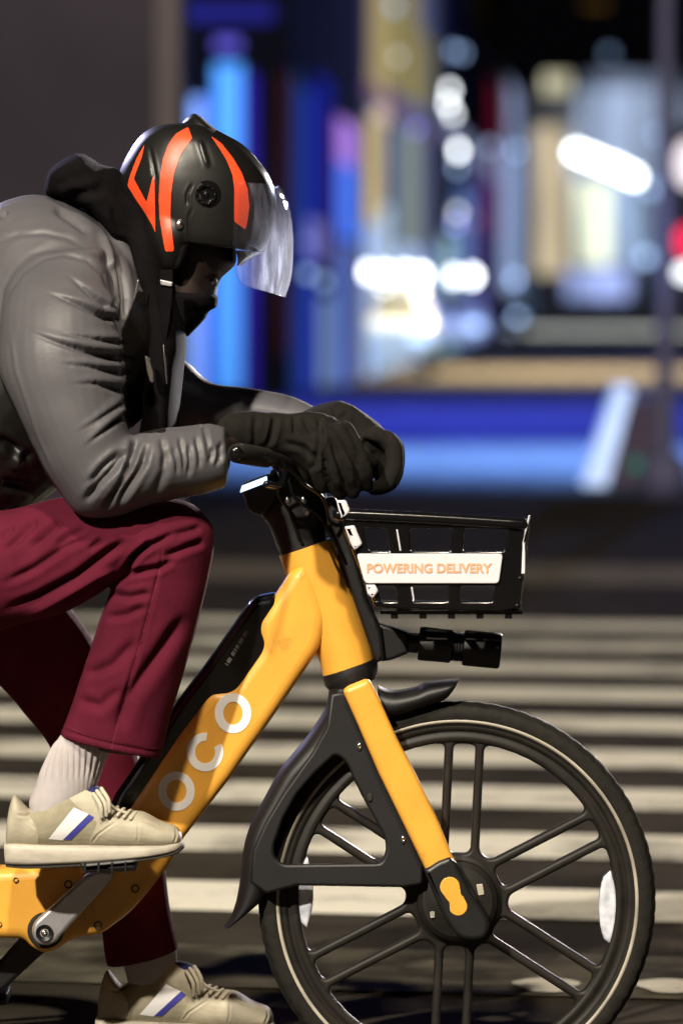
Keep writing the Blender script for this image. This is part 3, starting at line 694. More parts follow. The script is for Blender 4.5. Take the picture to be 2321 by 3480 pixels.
# fork crown, legs
q = MB(); q.add(*loft([(1094, 2299, 1278, 2236, 0, .048), (1100, 2318, 1284, 2256, 0, .049), (1106, 2335, 1284, 2280, 0, .048), (1124, 2352, 1278, 2305, 0, .046)], 40, 4, cap=0.05)); q.build('fork_crown', M['black_plastic'], bike, sharp=40)
fl = [(1164, 2350, 14), (1180, 2334, 10), (1240, 2310, 12), (1256, 2312, 10), (1284, 2365), (1349, 2510), (1409, 2625), (1484, 2780), (1538, 2912), (1562, 2960), (1470, 3004), (1446, 2960), (1384, 2830), (1284, 2625), (1209, 2450)]
fc = [(1440, 2960, 6), (1490, 2928), (1528, 2914, 10), (1552, 2938, 12), (1585, 3004), (1616, 3056), (1668, 3140, 40), (1650, 3196, 60), (1560, 3200, 60), (1500, 3106)]
for s, Y0 in ((0, -0.088), (1, 0.06)):
    leg = link('fork_leg', plate([fillet(fl, 0)], Y0, 0.028, 0.011, 4), M['orange'], bike); leg.data.set_sharp_from_angle(angle=R(40))
    cap_ = link('fork_end_cap', plate([fillet(fc, 0)], Y0 - 0.006, 0.040, 0.008, 4), M['black_plastic'], leg); cap_.data.set_sharp_from_angle(angle=R(40))
    if s == 0:
        sl = []
        for t in range(0, 181, 15): sl.append((1529 + 34 * math.cos(R(t + 25)), 3016 - 34 * math.sin(R(t + 25))))
        sl += [(1521, 3062), (1527, 3068)]
        for t in range(0, 181, 15): sl.append((1557 + 31 * math.cos(R(t + 205)), 3083 - 31 * math.sin(R(t + 205))))
        sl += [(1575, 3050), (1567, 3042)]
        link('painted_slot', plate([sl], Y0 - 0.0072, 0.006, 0.001), M['orange'], leg)
# front mudguard with stay
bandr = [(1118, 2340, 1215, 2330, 0, .05), (1108, 2400, 1205, 2440, 0, .056), (1070, 2465, 1165, 2520, 0, .056), (1034, 2515, 1130, 2575, 0, .056), (990, 2567, 1078, 2625, 0, .056), (949, 2620, 1036, 2668, 0, .056), (894, 2720, 990, 2738, 0, .056), (849, 2808, 950, 2815, 0, .056), (824, 2900, 928, 2888, 0, .056), (814, 3000, 930, 2960, 0, .056), (802, 3065, 900, 3045, 0, .054), (783, 3118, 850, 3095, 0, .05), (762, 3150, 790, 3142, 0, .044)]
mg = MB(); mg.add(*loft(bandr, 30, 6, p=2.3, cap=0.1))
plate_o = [(1125, 2360), (1168, 2352), (1215, 2450), (1290, 2625), (1390, 2830), (1440, 2945, 8), (1436, 3008, 12), (1374, 3018), (1009, 3012), (905, 3040, 10), (850, 3000), (860, 2890), (900, 2800), (960, 2700), (1060, 2560), (1110, 2470)]
plate_h = [(1139, 2566, 12), (1165, 2580, 14), (1184, 2606, 14), (1199, 2645), (1234, 2715), (1284, 2805), (1309, 2850, 20), (1312, 2895, 24), (1296, 2936, 18), (960, 2940, 20), (929, 2912, 20), (932, 2870), (964, 2780), (1009, 2700), (1074, 2625)]
mg.add_mesh(plate([fillet(plate_o, 0), fillet(plate_h, 0)], -0.062, 0.014, 0.005, 3))
mg.add_mesh(plate([fillet(plate_o, 0), fillet(plate_h, 0)], 0.048, 0.014, 0.005, 3))
front = [(1285, 2330, 1300, 2450, 0, .05), (1335, 2346, 1350, 2436, 0, .053), (1409, 2336, 1420, 2410, 0, .053), (1445, 2320, 1465, 2396, 0, .052), (1500, 2312, 1512, 2376, 0, .05), (1545, 2308, 1540, 2345, 0, .045), (1560, 2306, 1556, 2312, 0, .03)]
mg.add(*loft(front, 26, 5, p=2.3, cap=0.1))
mud = mg.build('mudguard', M['black_matte'], bike, sharp=50)
for bx, by, m_ in ((1222, 2538, 'steel'), (1370, 2855, 'steel'), (1257, 2712, 'outsole')):
    p_ = P(bx, by, -0.063); q = MB(); q.add(*lathe([(0.0001, -0.003), (0.004, -0.003), (0.006, -0.001), (0.006, 0.004), (0.0001, 0.004)], p_, 'Y', 16))
    for v in q.v: v.x = p_.x + (v.x - p_.x) * 0.75; v.z = p_.z + (v.z - p_.z) * 1.25
    q.build('bolt', M[m_], mud)
# wheel
def wheel(c, parent, name, refl=True):
    px = 1 / K; c = Vector(c)
    outer = [(595 * px * math.cos(2 * math.pi * i / 120), 595 * px * math.sin(2 * math.pi * i / 120)) for i in range(120)]
    holes = []
    rot = R(-2.8); ro = 535 * px; off = 52 * px; sw = 15 * px; rh = 150 * px
    def rt(p, a): return (p[0] * math.cos(a) - p[1] * math.sin(a), p[0] * math.sin(a) + p[1] * math.cos(a))
    for k in range(6):
        a = R(60 * k + 90) + rot
        # slot inside a pair of spokes (local x along the spoke)
        y = off - sw; x0 = 158 * px; x1 = math.sqrt(ro ** 2 - y * y) - 6 * px
        holes.append([rt(p, a) for p in fillet([(x0, -y), (x1, -y), (x1 + 4 * px, 0), (x1, y), (x0, y)], 24 * px, 5)])
        # opening between two pairs
        yb = off + sw; xo = math.sqrt(ro ** 2 - yb ** 2)
        a2 = R(60)
        arc0 = math.atan2(yb, xo); pts = [(max(math.sqrt(max((176 * px) ** 2 - yb ** 2, 0)), 0.05), yb), (xo, yb)]
        n = 8
        for i in range(1, n): t = arc0 + (a2 - 2 * arc0) * i / n; pts.append((ro * math.cos(t), ro * math.sin(t)))
        e = [(xo, -yb), (pts[0][0], -yb)]; pts += [rt(p, a2) for p in e]
        rr = [(p[0], p[1], (34 * px if i in (1, n + 1) else (26 * px if i in (0, n + 2) else 0))) for i, p in enumerate(pts)]
        holes.append([rt(p, a) for p in fillet(rr, 0, 6)])
    me = curve_mesh([outer] + holes, 0.026, 0.006, 3)
    for v in me.vertices: v.co += c
    mb = MB(); mb.add_mesh(me)
    rim_p = [(537 * px, 0.0), (539 * px, -0.0150), (545 * px, -0.0175), (560 * px, -0.0175), (566 * px, -0.0145), (574 * px, -0.0145), (580 * px, -0.0185), (592 * px, -0.0195), (600 * px, -0.018), (600 * px, 0.018), (592 * px, 0.0195), (560 * px, 0.0175), (545 * px, 0.0175), (539 * px, 0.015)]
    mb.add(*lathe(rim_p, c, 'Y', 128))
    wh = mb.build(name, M['rim'], parent, sharp=45)
    tp = [(590 * px, -0.0185), (600 * px, -0.0225), (622 * px, -0.0265), (642 * px, -0.0265), (656 * px, -0.023), (660 * px, -0.0215), (660.5 * px, -0.0195), (667 * px, -0.015), (672 * px, -0.009), (675 * px, -0.004)]
    tp = tp + [(r, -h) for r, h in tp[::-1]]
    TV, TF = lathe(tp, c, 'Y', 480); m_ = len(tp)
    for i in range(480):          # tread blocks along the shoulders and the crown
        for k in range(m_):
            if 5 <= k <= m_ - 6 and (i + (2 if k > m_ // 2 else 0)) % 6 < 2:
                v = TV[i * m_ + k]; d_ = Vector((v.x - c.x, 0, v.z - c.z)); TV[i * m_ + k] = v - d_.normalized() * 0.0009
    mb = MB(); mb.add(TV, TF); mb.build('tyre', M['rubber'], wh, sharp=40)
    for s in (-1, 1):
        mb = MB(); mb.add(*lathe([(603 * px, s * 0.0236), (614 * px, s * 0.0258), (614 * px, s * 0.0248), (603 * px, s * 0.0226)], c, 'Y', 160)); mb.build('reflective_stripe', M['reflex'], wh)
    hp = [(0.0001, -0.05), (55 * px, -0.05), (60 * px, -0.046), (118 * px, -0.04), (134 * px, -0.032), (138 * px, -0.02), (150 * px, -0.016), (152 * px, 0), (150 * px, 0.016), (138 * px, 0.02), (134 * px, 0.032), (60 * px, 0.046), (55 * px, 0.05), (0.0001, 0.05)]
    mb = MB(); mb.add(*lathe(hp, c, 'Y', 80)); mb.build('hub', M['rim'], wh, sharp=30)
    return wh
fw = wheel((wc.x, 0, wc.z), bike, 'front_wheel')
rw = wheel((wc.x - 1.19, 0, wc.z), bike, 'rear_wheel')
for cx_, cy_, hw, hh in ((2067, 3088, 32, 126), (1036, 3036, 29, 122)):
    q = MB(); V = []; F = []
    ol = [(cx_ + hw * math.sin(math.pi * (i / 12)) ** 0.55, cy_ - hh + 2 * hh * i / 12) for i in range(1, 12)]
    ol = [(cx_ + 8, cy_ - hh)] + ol + [(cx_ + 8, cy_ + hh)] + [(2 * cx_ - x, y) for x, y in reversed(ol)]
    ol = [(cx_ - 8, cy_ - hh)] + ol + [(cx_ - 8, cy_ + hh)] if False else ol
    q.add_mesh(plate([ol], -0.012, 0.022, 0.006, 3)); rf = q.build('reflector', M['lens'], fw)
for bx, by in ((1632, 3026), (1470, 3110)):
    p_ = P(bx, by, -0.045); q = MB(); q.add_mesh(plate([fillet([(bx - 14, by - 18), (bx + 8, by - 20), (bx + 14, by + 16), (bx - 6, by + 20)], 4)] if bx > 1500 else [fillet([(bx - 8, by - 10), (bx + 8, by - 10), (bx + 8, by + 12), (bx - 8, by + 12)], 4)], -0.046, 0.006, 0.001)); q.build('hub_sticker', M['reflex'], fw)
# stem, handlebar, display
q = MB()
q.add(*loft([(920, 1600, 1085, 1560, 0, .035), (905, 1650, 1100, 1600, 0, .04), (884, 1712, 1108, 1670, 0, .042), (884, 1748, 1112, 1715, 0, .042), (912, 1785, 1112, 1755, 0, .042), (938, 1850, 1106, 1810, 0, .042), (951, 1884, 1112, 1838, 0, .043)], 36, 6, cap=0.1))
q.build('stem', M['black_plastic'], bike)
for bx, by in ((978, 1700), (1032, 1700), (1044, 1738)):
    p_ = P(bx, by, -0.042); q = MB(); q.add(*ball((p_.x, p_.y, p_.z), 0.0055, 0.004, 0.008)); q.build('stem_bolt', M['steel'], bike)
dm = MB(); dm.add_mesh(plate([fillet([(812, 1660), (826, 1645), (915, 1612), (960, 1640), (950, 1680), (900, 1752), (862, 1748), (838, 1725), (832, 1690)], 14)], -0.045, 0.09, 0.008))
disp = dm.build('display_unit', M['black_plastic'], bike, sharp=40)
a = [P(816, 1673, -0.048), P(822, 1651, -0.048), P(907, 1618, -0.048), P(908, 1639, -0.048)]
q = MB(); q.add_mesh(plate([fillet([(815, 1675), (822, 1651), (907, 1618), (908, 1639)], 4)], -0.0475, 0.092, 0.002)); q.build('screen', M['screen'], disp)
hb = MB(); hp_ = [P(803, 1540, -0.33), P(850, 1545, -0.30), P(930, 1560, -0.2), P(1000, 1590, -0.07), P(1010, 1592, 0.0), P(1000, 1590, 0.07), P(930, 1560, 0.2), P(850, 1545, 0.30), P(803, 1540, 0.33)]
hb.add(*tube(hp_, 0.0125, 14)); hbar = hb.build('handlebar', M['black_plastic'], bike)
for s in (-1, 1):
    q = MB(); q.add(*tube([P(806, 1540, s * 0.335), P(850, 1546, s * 0.29), P(905, 1556, s * 0.22)], [0.0165, 0.0175, 0.0165], 18))
    gr = q.build('grip', M['rubber'], bike)
    q = MB(); q.add(*ball(P(803, 1540, s * 0.352), 0.012, 0.006, 0.012)); q.build('grip_cap', M['black_gloss'], gr)
    q = MB(); q.add(*tube([P(935, 1575, s * 0.2), P(960, 1605, s * 0.2), P(950, 1650, s * 0.23), P(905, 1665 - 20, s * 0.29)], [0.009, 0.008, 0.006, 0.006], 10)); q.build('brake_lever', M['black_gloss'], bike)
q = MB(); q.add_mesh(plate([fillet([(828, 1552), (890, 1546), (898, 1566), (832, 1578)], 8)], -0.24, 0.05, 0.006)); th_ = q.build('throttle_unit', M['black_plastic'], bike)
q = MB(); q.add_mesh(plate([fillet([(830, 1552), (888, 1546), (890, 1556), (832, 1563)], 4)], -0.2415, 0.004, 0.001)); q.build('indicator_light', M['dim_blue_glow'], th_)
for k, pts in enumerate(([(935, 1560, -.12), (955, 1610, -.11), (945, 1680, -.08), (985, 1740, -.055), (1020, 1840, -.05)], [(1000, 1590, -.1), (985, 1640, -.1), (1010, 1700, -.08), (1090, 1760, -.06), (1150, 1880, -.055)], [(960, 1575, -.15), (990, 1600, -.15), (1040, 1650, -.13), (1095, 1690, -.1), (1120, 1780, -.06)])):
    q = MB(); q.add(*tube([P(*a_) for a_ in pts], 0.0032, 8)); q.build('brake_cable', M['black_gloss'], bike)
# basket mounting plate
bk = [(1105, 1690, 14), (1140, 1690, 10), (1178, 1812), (1215, 1905), (1245, 2030), (1272, 2085), (1300, 2150, 20), (1310, 2240, 20), (1278, 2256, 10), (1262, 2215), (1150, 1890), (1116, 1790), (1102, 1725, 20)]
q = MB(); q.add_mesh(plate([fillet(bk, 0)], -0.03, 0.06, 0.008)); q.add_mesh(plate([fillet([(1288, 2120), (1386, 2150), (1388, 2222), (1330, 2245), (1295, 2250)], 6)], -0.02, 0.04, 0.006)); q.build('basket_bracket', M['black_matte'], bike, sharp=40)
# headlight (turned about an axis along the bicycle)
ax0 = P(1384, 2183, 0)
hd = [(0, 0.0001), (0, 34), (36, 36), (38, 52), (44, 58), (150, 52), (154, 48)]
prof = [(0.0001, 0), (34, 0), (34, 38), (55, 40), (58, 48), (56, 150), (46, 153), (50, 158), (46, 162), (50, 167), (46, 171), (50, 176), (46, 181), (50, 186), (47, 190), (60, 192), (61, 200), (61, 312), (57, 318), (50, 319), (48, 306), (0.0001, 306)]
pv_ = [(r / K, h / K) for r, h in prof]
V, F = lathe(pv_, ax0, 'X', 40, closed=False)
tl = R(5.5); V = [Vector((ax0.x + (v.x - ax0.x) * math.cos(tl) + (v.z - ax0.z) * math.sin(tl), v.y, ax0.z - (v.x - ax0.x) * math.sin(tl) + (v.z - ax0.z) * math.cos(tl))) for v in V]
q = MB(); q.add(V, F); q.build('headlight', M['black_matte'], bike, sharp=35)
# basket
bs = MB(); BY = 0.155
side = [(1150, 1738, 6), (1795, 1772, 6), (1768, 2066, 10), (1695, 2080, 10), (1285, 2066, 20)]
def win(x0, x1, x2, x3, y0, y1): return fillet([(x0, y0), (x1, y0), (x2, y1), (x3, y1)], 10)
def lerp_x(y, xt, xb): return xt + (xb - xt) * (y - 1780) / (2050 - 1780)
holes = []
for (xt0, xb0), (xt1, xb1) in (((1232, 1296), (1312, 1352)), ((1392, 1400), (1538, 1522)), ((1580, 1560), (1735, 1672))):
    for y0, y1 in ((1796, 1874), (1990, 2046)):
        holes.append(win(lerp_x(y0, xt0, xb0), lerp_x(y0, xt1, xb1), lerp_x(y1, xt1, xb1), lerp_x(y1, xt0, xb0), y0, y1))
for s in (-1, 1):
    bs.add_mesh(plate([fillet(side, 0)] + holes, (-BY - 0.005) if s < 0 else BY - 0.005, 0.010, 0.003, 2))
# rails, floor, ends
for s in (-1, 1):
    bs.add(*tube([P(1150, 1748, s * BY * 1.02), P(1450, 1762, s * BY * 1.02), P(1775, 1782, s * BY * 1.02)], 0.0105, 12))
f0 = P(1290, 2058, 0); f1 = P(1765, 2058, 0)
for i in range(8): yy = -BY + 0.02 + i * (2 * BY - 0.04) / 7; bs.add(*box(f0.x, f1.x, yy - 0.006, yy + 0.006, f0.z - 0.006, f0.z))
for i in range(5): xx = f0.x + (f1.x - f0.x) * (i + 0.5) / 5; bs.add(*box(xx - 0.006, xx + 0.006, -BY, BY, f0.z - 0.0125, f0.z - 0.0065))
for (xt, yt, xb, yb_) in ((1790, 1768, 1758, 2060), (1160, 1752, 1282, 2050)):
    for i in range(7):
        yy = -BY + 0.01 + i * (2 * BY - 0.02) / 6; bs.add(*tube([P(xt, yt, yy), P((xt + xb) / 2, (yt + yb_) / 2, yy), P(xb, yb_, yy)], 0.006, 8))
    for t in (0, 0.35, 0.68, 1): 
        a_, b_ = P(xt + (xb - xt) * t, yt + (yb_ - yt) * t, -BY), P(xt + (xb - xt) * t, yt + (yb_ - yt) * t, BY); bs.add(*tube([a_, (a_ + b_) / 2, b_], 0.007, 8))
basket = bs.build('basket', M['black_gloss'], bike, sharp=40)
sg = MB(); sg.add_mesh(plate([fillet([(1211, 1882), (1709, 1882), (1695, 1983), (1240, 1983)], 14)], -BY - 0.0115, 0.006, 0.0015), 0)
tm = text_mesh('POWERING DELIVERY', 424 / K * (D - BY) / D, 32 / K, 0.001, 0.03); tp_ = P(1459, 1931, -BY - 0.0122)
for v in tm.vertices: v.co += tp_
sg.add_mesh(tm, 1); sg.build('sign_panel', [M['sign_glint_white'], M['sign_orange']], basket, smooth=False)
# white slivers that paint the glints on the basket's corners and edges
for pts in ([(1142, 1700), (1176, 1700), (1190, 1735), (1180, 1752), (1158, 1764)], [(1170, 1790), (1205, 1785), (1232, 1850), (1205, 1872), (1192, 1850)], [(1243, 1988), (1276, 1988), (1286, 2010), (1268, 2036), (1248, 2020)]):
    q = MB(); q.add_mesh(plate([fillet(pts, 7)], -BY - 0.014, 0.012, 0.004)); q.build('corner_glint', M['sign_glint_white'], basket)
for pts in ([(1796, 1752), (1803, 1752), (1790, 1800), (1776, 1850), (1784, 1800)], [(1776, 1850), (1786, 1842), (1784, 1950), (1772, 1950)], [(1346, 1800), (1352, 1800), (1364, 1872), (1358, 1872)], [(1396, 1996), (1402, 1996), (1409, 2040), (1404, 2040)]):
    q = MB(); q.add_mesh(plate([fillet(pts, 2)], -BY - 0.008, 0.01, 0.001)); q.build('edge_glint', M['sign_glint_white'], basket)
# seat tube, saddle and rear stay (mostly out of the picture, left)
q = MB(); q.add(*tube([P(-60, 3060, 0), P(-95, 2700, 0), P(-160, 2300, 0), P(-215, 2060, 0)], [0.03, 0.03, 0.026, 0.018], 18)); q.build('seat_tube', M['black_plastic'], bike)
q = MB(); q.add(*loft([(-470, 1985, -450, 2085, 0, .085), (-380, 1975, -370, 2085, 0, .095), (-230, 1990, -230, 2070, 0, .07), (-90, 2000, -95, 2050, 0, .03), (-20, 2005, -20, 2040, 0, .02)], 24, 5)); q.build('saddle', M['black_matte'], bike)
for s in (-1, 1):
    q = MB(); q.add(*tube([P(-390, 3075, s * 0.06), P(-560, 3070, s * 0.065), P(-800, 3057, s * 0.065)], 0.017, 12)); q.build('chain_stay', M['orange'], bike)

# ================================================================== PERSON
per = empty('person', (P(-100, HY).x, 0.1, 0.055)); tag(per, 'person in grey jacket, maroon trousers and white trainers hunched over the bicycle handlebar', 'person')
# --- jacket
torso = [(-330, 1540, -60, 1900, 0, .17), (-270, 1250, 120, 1720, 0, .185), (-170, 960, 330, 1560, 0, .20), (-60, 735, 500, 1400, 0, .21), (70, 668, 590, 1260, 0, .20), (210, 680, 590, 1120, 0, .155), (330, 740, 540, 1010, 0, .105)]
near_arm = [(80, 880, 350, 850, -.16, .05), (18, 985, 372, 960, -.19, .085), (-2, 1130, 388, 1090, -.225, .095), (-6, 1260, 405, 1210, -.245, .095), (48, 1385, 425, 1350, -.255, .09), (112, 1515, 432, 1440, -.26, .085), (165, 1625, 448, 1480, -.26, .08), (262, 1745, 470, 1474, -.26, .078), (385, 1755, 492, 1468, -.255, .074), (500, 1720, 545, 1455, -.25, .07), (610, 1696, 620, 1446, -.235, .066), (710, 1676, 705, 1438, -.215, .062), (764, 1655, 762, 1450, -.2, .058)]
far_arm = [(330, 760, 330, 1150, .17, .06), (470, 940, 400, 1300, .2, .085), (575, 1165, 490, 1440, .21, .08), (650, 1238, 590, 1500, .21, .072), (725, 1300, 680, 1490, .2, .062), (850, 1318, 820, 1470, .18, .055), (985, 1346, 960, 1470, .15, .05), (1080, 1385, 1050, 1480, .12, .045)]
jb = MB(); jb.add(*loft(torso, 36, 6)); jb.add(*loft(near_arm, 30, 6, cap=0.12)); jb.add(*loft(far_arm, 26, 6, cap=0.12))
jm = remesh(jb, 0.0025, 12)
jm = crumple(jm, 0.0045, 5, (1, 1, 1.6), 2)
S_ = []; FK = 1.5; SAW = True
def st(pts, wd, dep, rg=0.35):
    S_.append((pts, wd * (0.95 if SAW else 1.0), dep * FK, rg * 0.5) + ((1,) if SAW else ()))
    if SAW: S_.append((pts, wd * 2.4, dep * 0.45, 0.35))
def wedge(pts, wd, dep): S_.append((pts, wd, dep, 0, 2))
wedge([(225, 925), (300, 985), (372, 1040)], 13, .016); wedge([(150, 985), (270, 1028), (392, 1078)], 13, .018)
wedge([(85, 1118), (200, 1160), (300, 1185), (408, 1208)], 15, .022); wedge([(200, 1128), (300, 1146), (405, 1160)], 11, .014); wedge([(200, 1232), (300, 1240), (415, 1262)], 11, .014)
wedge([(235, 1300), (330, 1298), (425, 1318)], 13, .015); wedge([(280, 1520), (350, 1462), (430, 1395)], 11, .018); wedge([(250, 1475), (330, 1425), (420, 1360)], 9, .010)
SAW = False; FK = 1.3
st([(300, 1650), (350, 1590), (420, 1525)], 10, .010); st([(285, 1712), (330, 1650), (395, 1580), (440, 1520)], 11, .012); st([(395, 1725), (440, 1650), (485, 1575), (500, 1500)], 11, .012); st([(350, 1735), (410, 1650), (455, 1560)], 10, .009)
st([(465, 1482), (455, 1540), (420, 1620)], 13, .012); st([(520, 1690), (560, 1600), (575, 1520)], 13, .004); st([(545, 1480), (560, 1540), (555, 1600)], 10, .004)
for x0, y0, x1, y1, d_ in ((612, 1500, 628, 1600, .005), (645, 1530, 640, 1610, .006), (668, 1500, 680, 1580, .005), (692, 1450, 712, 1560, .004), (715, 1600, 722, 1500, .007), (738, 1610, 742, 1490, .006), (752, 1600, 752, 1480, .006), (590, 1540, 605, 1600, .004)): st([(x0 - 4, y0 - 25), ((x0 + x1) / 2 + 5, (y0 + y1) / 2), (x1, y1 + 15)], 7, d_ * 0.9)
# seams
FK = 0.5; SAW = False
st([(2, 1060), (25, 1000), (75, 925), (150, 876), (215, 862), (295, 882), (350, 930), (376, 1000), (390, 1120)], 7, .0055, 0.5)
st([(-40, 830), (0, 818), (60, 795), (150, 790), (230, 806), (305, 850)], 8, .006, 0.3)
st([(305, 850), (350, 880), (378, 925), (395, 1010)], 8, .006, 0.5)
st([(30, 1090), (55, 1260), (125, 1470), (205, 1650)], 6, -.003, 0.2)
FK = 1.2
st([(180, 700), (250, 745), (310, 790)], 14, .008); st([(340, 780), (372, 860), (380, 920)], 10, -.007, 0.3); st([(395, 860), (415, 930), (425, 1010), (410, 1120)], 11, .011); st([(0, 740), (25, 715)], 8, .006)
st([(-20, 1480), (60, 1530), (110, 1560)], 16, .010); st([(40, 1600), (85, 1520)], 14, -.008); st([(0, 1640), (120, 1660)], 16, .010)
folds(jm, S_, 0.2); jm = soften(jm, 6)
paint(jm, [([(-900, 1200), (-20, 1225), (12, 1300), (52, 1382), (102, 1492), (152, 1592), (205, 1672), (240, 1730), (100, 1950), (-900, 2100)], 1), ([(412, 1125), (470, 985), (680, 1060), (680, 1230), (640, 1235), (560, 1470), (480, 1472), (432, 1420), (430, 1300)], 1)])  # first shape: black lower garment; second: chest shade painted black
jac = link('jacket', jm, [M['jacket'], M['black_nylon_chest_shade']], per)
q = MB(); q.add_mesh(plate([fillet([(490, 1205), (508, 1215), (524, 1265), (522, 1302), (508, 1298), (498, 1262)], 8)], -0.19, 0.008, 0.002)); q.build('reflective_tab', M['steel'], jac)
q = MB(); q.add(*tube([P(556, 1172, -.16), P(560, 1225, -.162), P(566, 1302, -.16)], [.0012, .0018, .0012], 8)); q.build('zipper_pull', M['steel'], jac)
q = MB(); q.add(*tube([P(470, 952, -.165), P(463, 985, -.165), P(455, 1018, -.165)], [.0016, .002, .0016], 8)); q.build('drawcord_end', M['steel'], jac)
# --- black hooded sweater: hood bunched behind the neck, collar and chest
hd_ = MB()
hd_.add(*loft([(150, 650, 215, 668, 0, .07), (165, 590, 250, 690, 0, .10), (205, 545, 300, 720, 0, .115), (275, 516, 350, 790, 0, .118), (345, 560, 400, 870, 0, .115), (390, 568, 450, 950, 0, .11), (430, 600, 500, 1000, 0, .10)], 30, 6))
hd_.add(*loft([(385, 640, 560, 760, -0.0, .10), (395, 780, 600, 900, -0.0, .115), (420, 900, 610, 1010, 0, .13), (455, 1010, 640, 1110, 0, .14), (470, 1120, 640, 1180, 0, .15), (480, 1260, 625, 1260, 0, .155), (480, 1400, 610, 1400, 0, .16), (470, 1520, 610, 1520, 0, .16), (460, 1640, 600, 1640, 0, .15)], 30, 6))
hm = remesh(hd_, 0.007, 5); crumple(hm, 0.006, 6, (1, 1, 1), 2)
folds(hm, [([(170, 640), (240, 600), (300, 600)], 16, .008), ([(220, 660), (300, 650), (360, 640)], 14, .008), ([(410, 780), (440, 900), (470, 1000)], 14, .01), ([(380, 700), (420, 800)], 12, .008)], 0.2)
link('hooded_sweater', hm, M['hood'], per)
# --- trousers
near_leg = [(-420, 1760, -300, 2230, -.09, .10), (-220, 1745, -160, 2200, -.12, .105), (0, 1735, 30, 2132, -.15, .10), (220, 1690, 200, 2085, -.165, .095), (400, 1685, 330, 2020, -.175, .09), (540, 1690, 372, 1990, -.18, .085), (650, 1712, 378, 1996, -.18, .082), (712, 1776, 368, 2030, -.18, .08), (727, 1850, 352, 2075, -.18, .078), (716, 1940, 332, 2130, -.178, .076), (690, 2060, 304, 2218, -.175, .075), (650, 2200, 272, 2310, -.172, .074), (606, 2340, 242, 2400, -.17, .073), (572, 2470, 218, 2462, -.168, .073), (547, 2580, 202, 2500, -.166, .073)]
far_leg = [(-350, 1780, -200, 2250, .09, .10), (-120, 1800, -80, 2260, .12, .10), (120, 1900, 0, 2335, .15, .095), (240, 2060, 75, 2420, .165, .09), (330, 2200, 170, 2535, .175, .082), (420, 2430, 235, 2690, .175, .076), (490, 2650, 290, 2870, .175, .07), (550, 2880, 325, 3030, .175, .066), (575, 3060, 345, 3150, .175, .064), (600, 3190, 352, 3240, .175, .062), (604, 3228, 362, 3290, .175, .060)]
tb = MB(); tb.add(*loft(near_leg, 34, 7, cap=0.0)); tb.add(*loft(far_leg, 30, 7, cap=0.0))
tm_ = remesh(tb, 0.0028, 12); crumple(tm_, 0.003, 7, (1, 1, 1), 2)
S_ = []; FK = 1.35
st([(378, 1990), (440, 1950), (540, 1930), (600, 1900)], 10, .009); st([(395, 1975), (470, 1880), (520, 1840)], 10, .010); st([(420, 1960), (450, 1900), (500, 1860), (620, 1800)], 9, .008); st([(540, 1900), (640, 1860), (700, 1840)], 11, .007); st([(590, 1820), (690, 1790)], 10, .005)
st([(0, 2080), (130, 2030), (260, 1960), (380, 1870), (440, 1830)], 14, .010); st([(60, 2110), (200, 2030), (330, 1955), (400, 1930)], 11, -.006, 0.3); st([(0, 1990), (120, 1930), (220, 1860), (330, 1810)], 12, .007); st([(10, 1880), (90, 1800), (130, 1760)], 14, .007); st([(100, 1870), (180, 1800), (215, 1760)], 14, .007); st([(180, 1860), (240, 1820), (300, 1790)], 12, .006); st([(300, 1870), (350, 1830)], 9, .006); st([(0, 1830), (50, 1790)], 12, .006)
st([(370, 2020), (440, 2030), (520, 2015)], 12, .006); st([(350, 2100), (430, 2090), (500, 2060)], 12, .005); st([(280, 2300), (380, 2260), (470, 2170)], 16, .006); st([(640, 2080), (560, 2200), (430, 2380), (400, 2500)], 22, .009); st([(260, 2380), (340, 2400), (420, 2330)], 16, .005)
FK = 1.6
st([(555, 1870), (545, 1925), (515, 2050), (475, 2200), (420, 2380), (375, 2560)], 5, .0035, 0.4)
st([(205, 2480), (290, 2505), (375, 2528), (550, 2562)], 4, .003, 0.3)
folds(tm_, S_, 0.25); tm_ = soften(tm_, 4)
trs = link('trousers', tm_, M['trousers'], per)
def strip(pts, wd):
    L = []; Rr = []
    for i in range(len(pts)):
        a_ = np.array(pts[max(i - 1, 0)], float); b_ = np.array(pts[min(i + 1, len(pts) - 1)], float); n_ = (b_ - a_) / np.linalg.norm(b_ - a_); p_ = np.array(pts[i], float)
        L.append(tuple(p_ + wd / 2 * np.array((-n_[1], n_[0])))); Rr.append(tuple(p_ - wd / 2 * np.array((-n_[1], n_[0]))))
    return L + Rr[::-1]
decal(strip([(556, 1862), (548, 1925), (533, 1990), (515, 2050), (475, 2200), (420, 2380), (378, 2548)], 6), tm_, 'side_seam', M['stitch'], trs, 0.0010, Y=-.25)
decal(strip([(218, 2478), (290, 2500), (375, 2522), (470, 2545), (552, 2556)], 4), tm_, 'hem_stitching', M['stitch'], trs, 0.0008, Y=-.25)
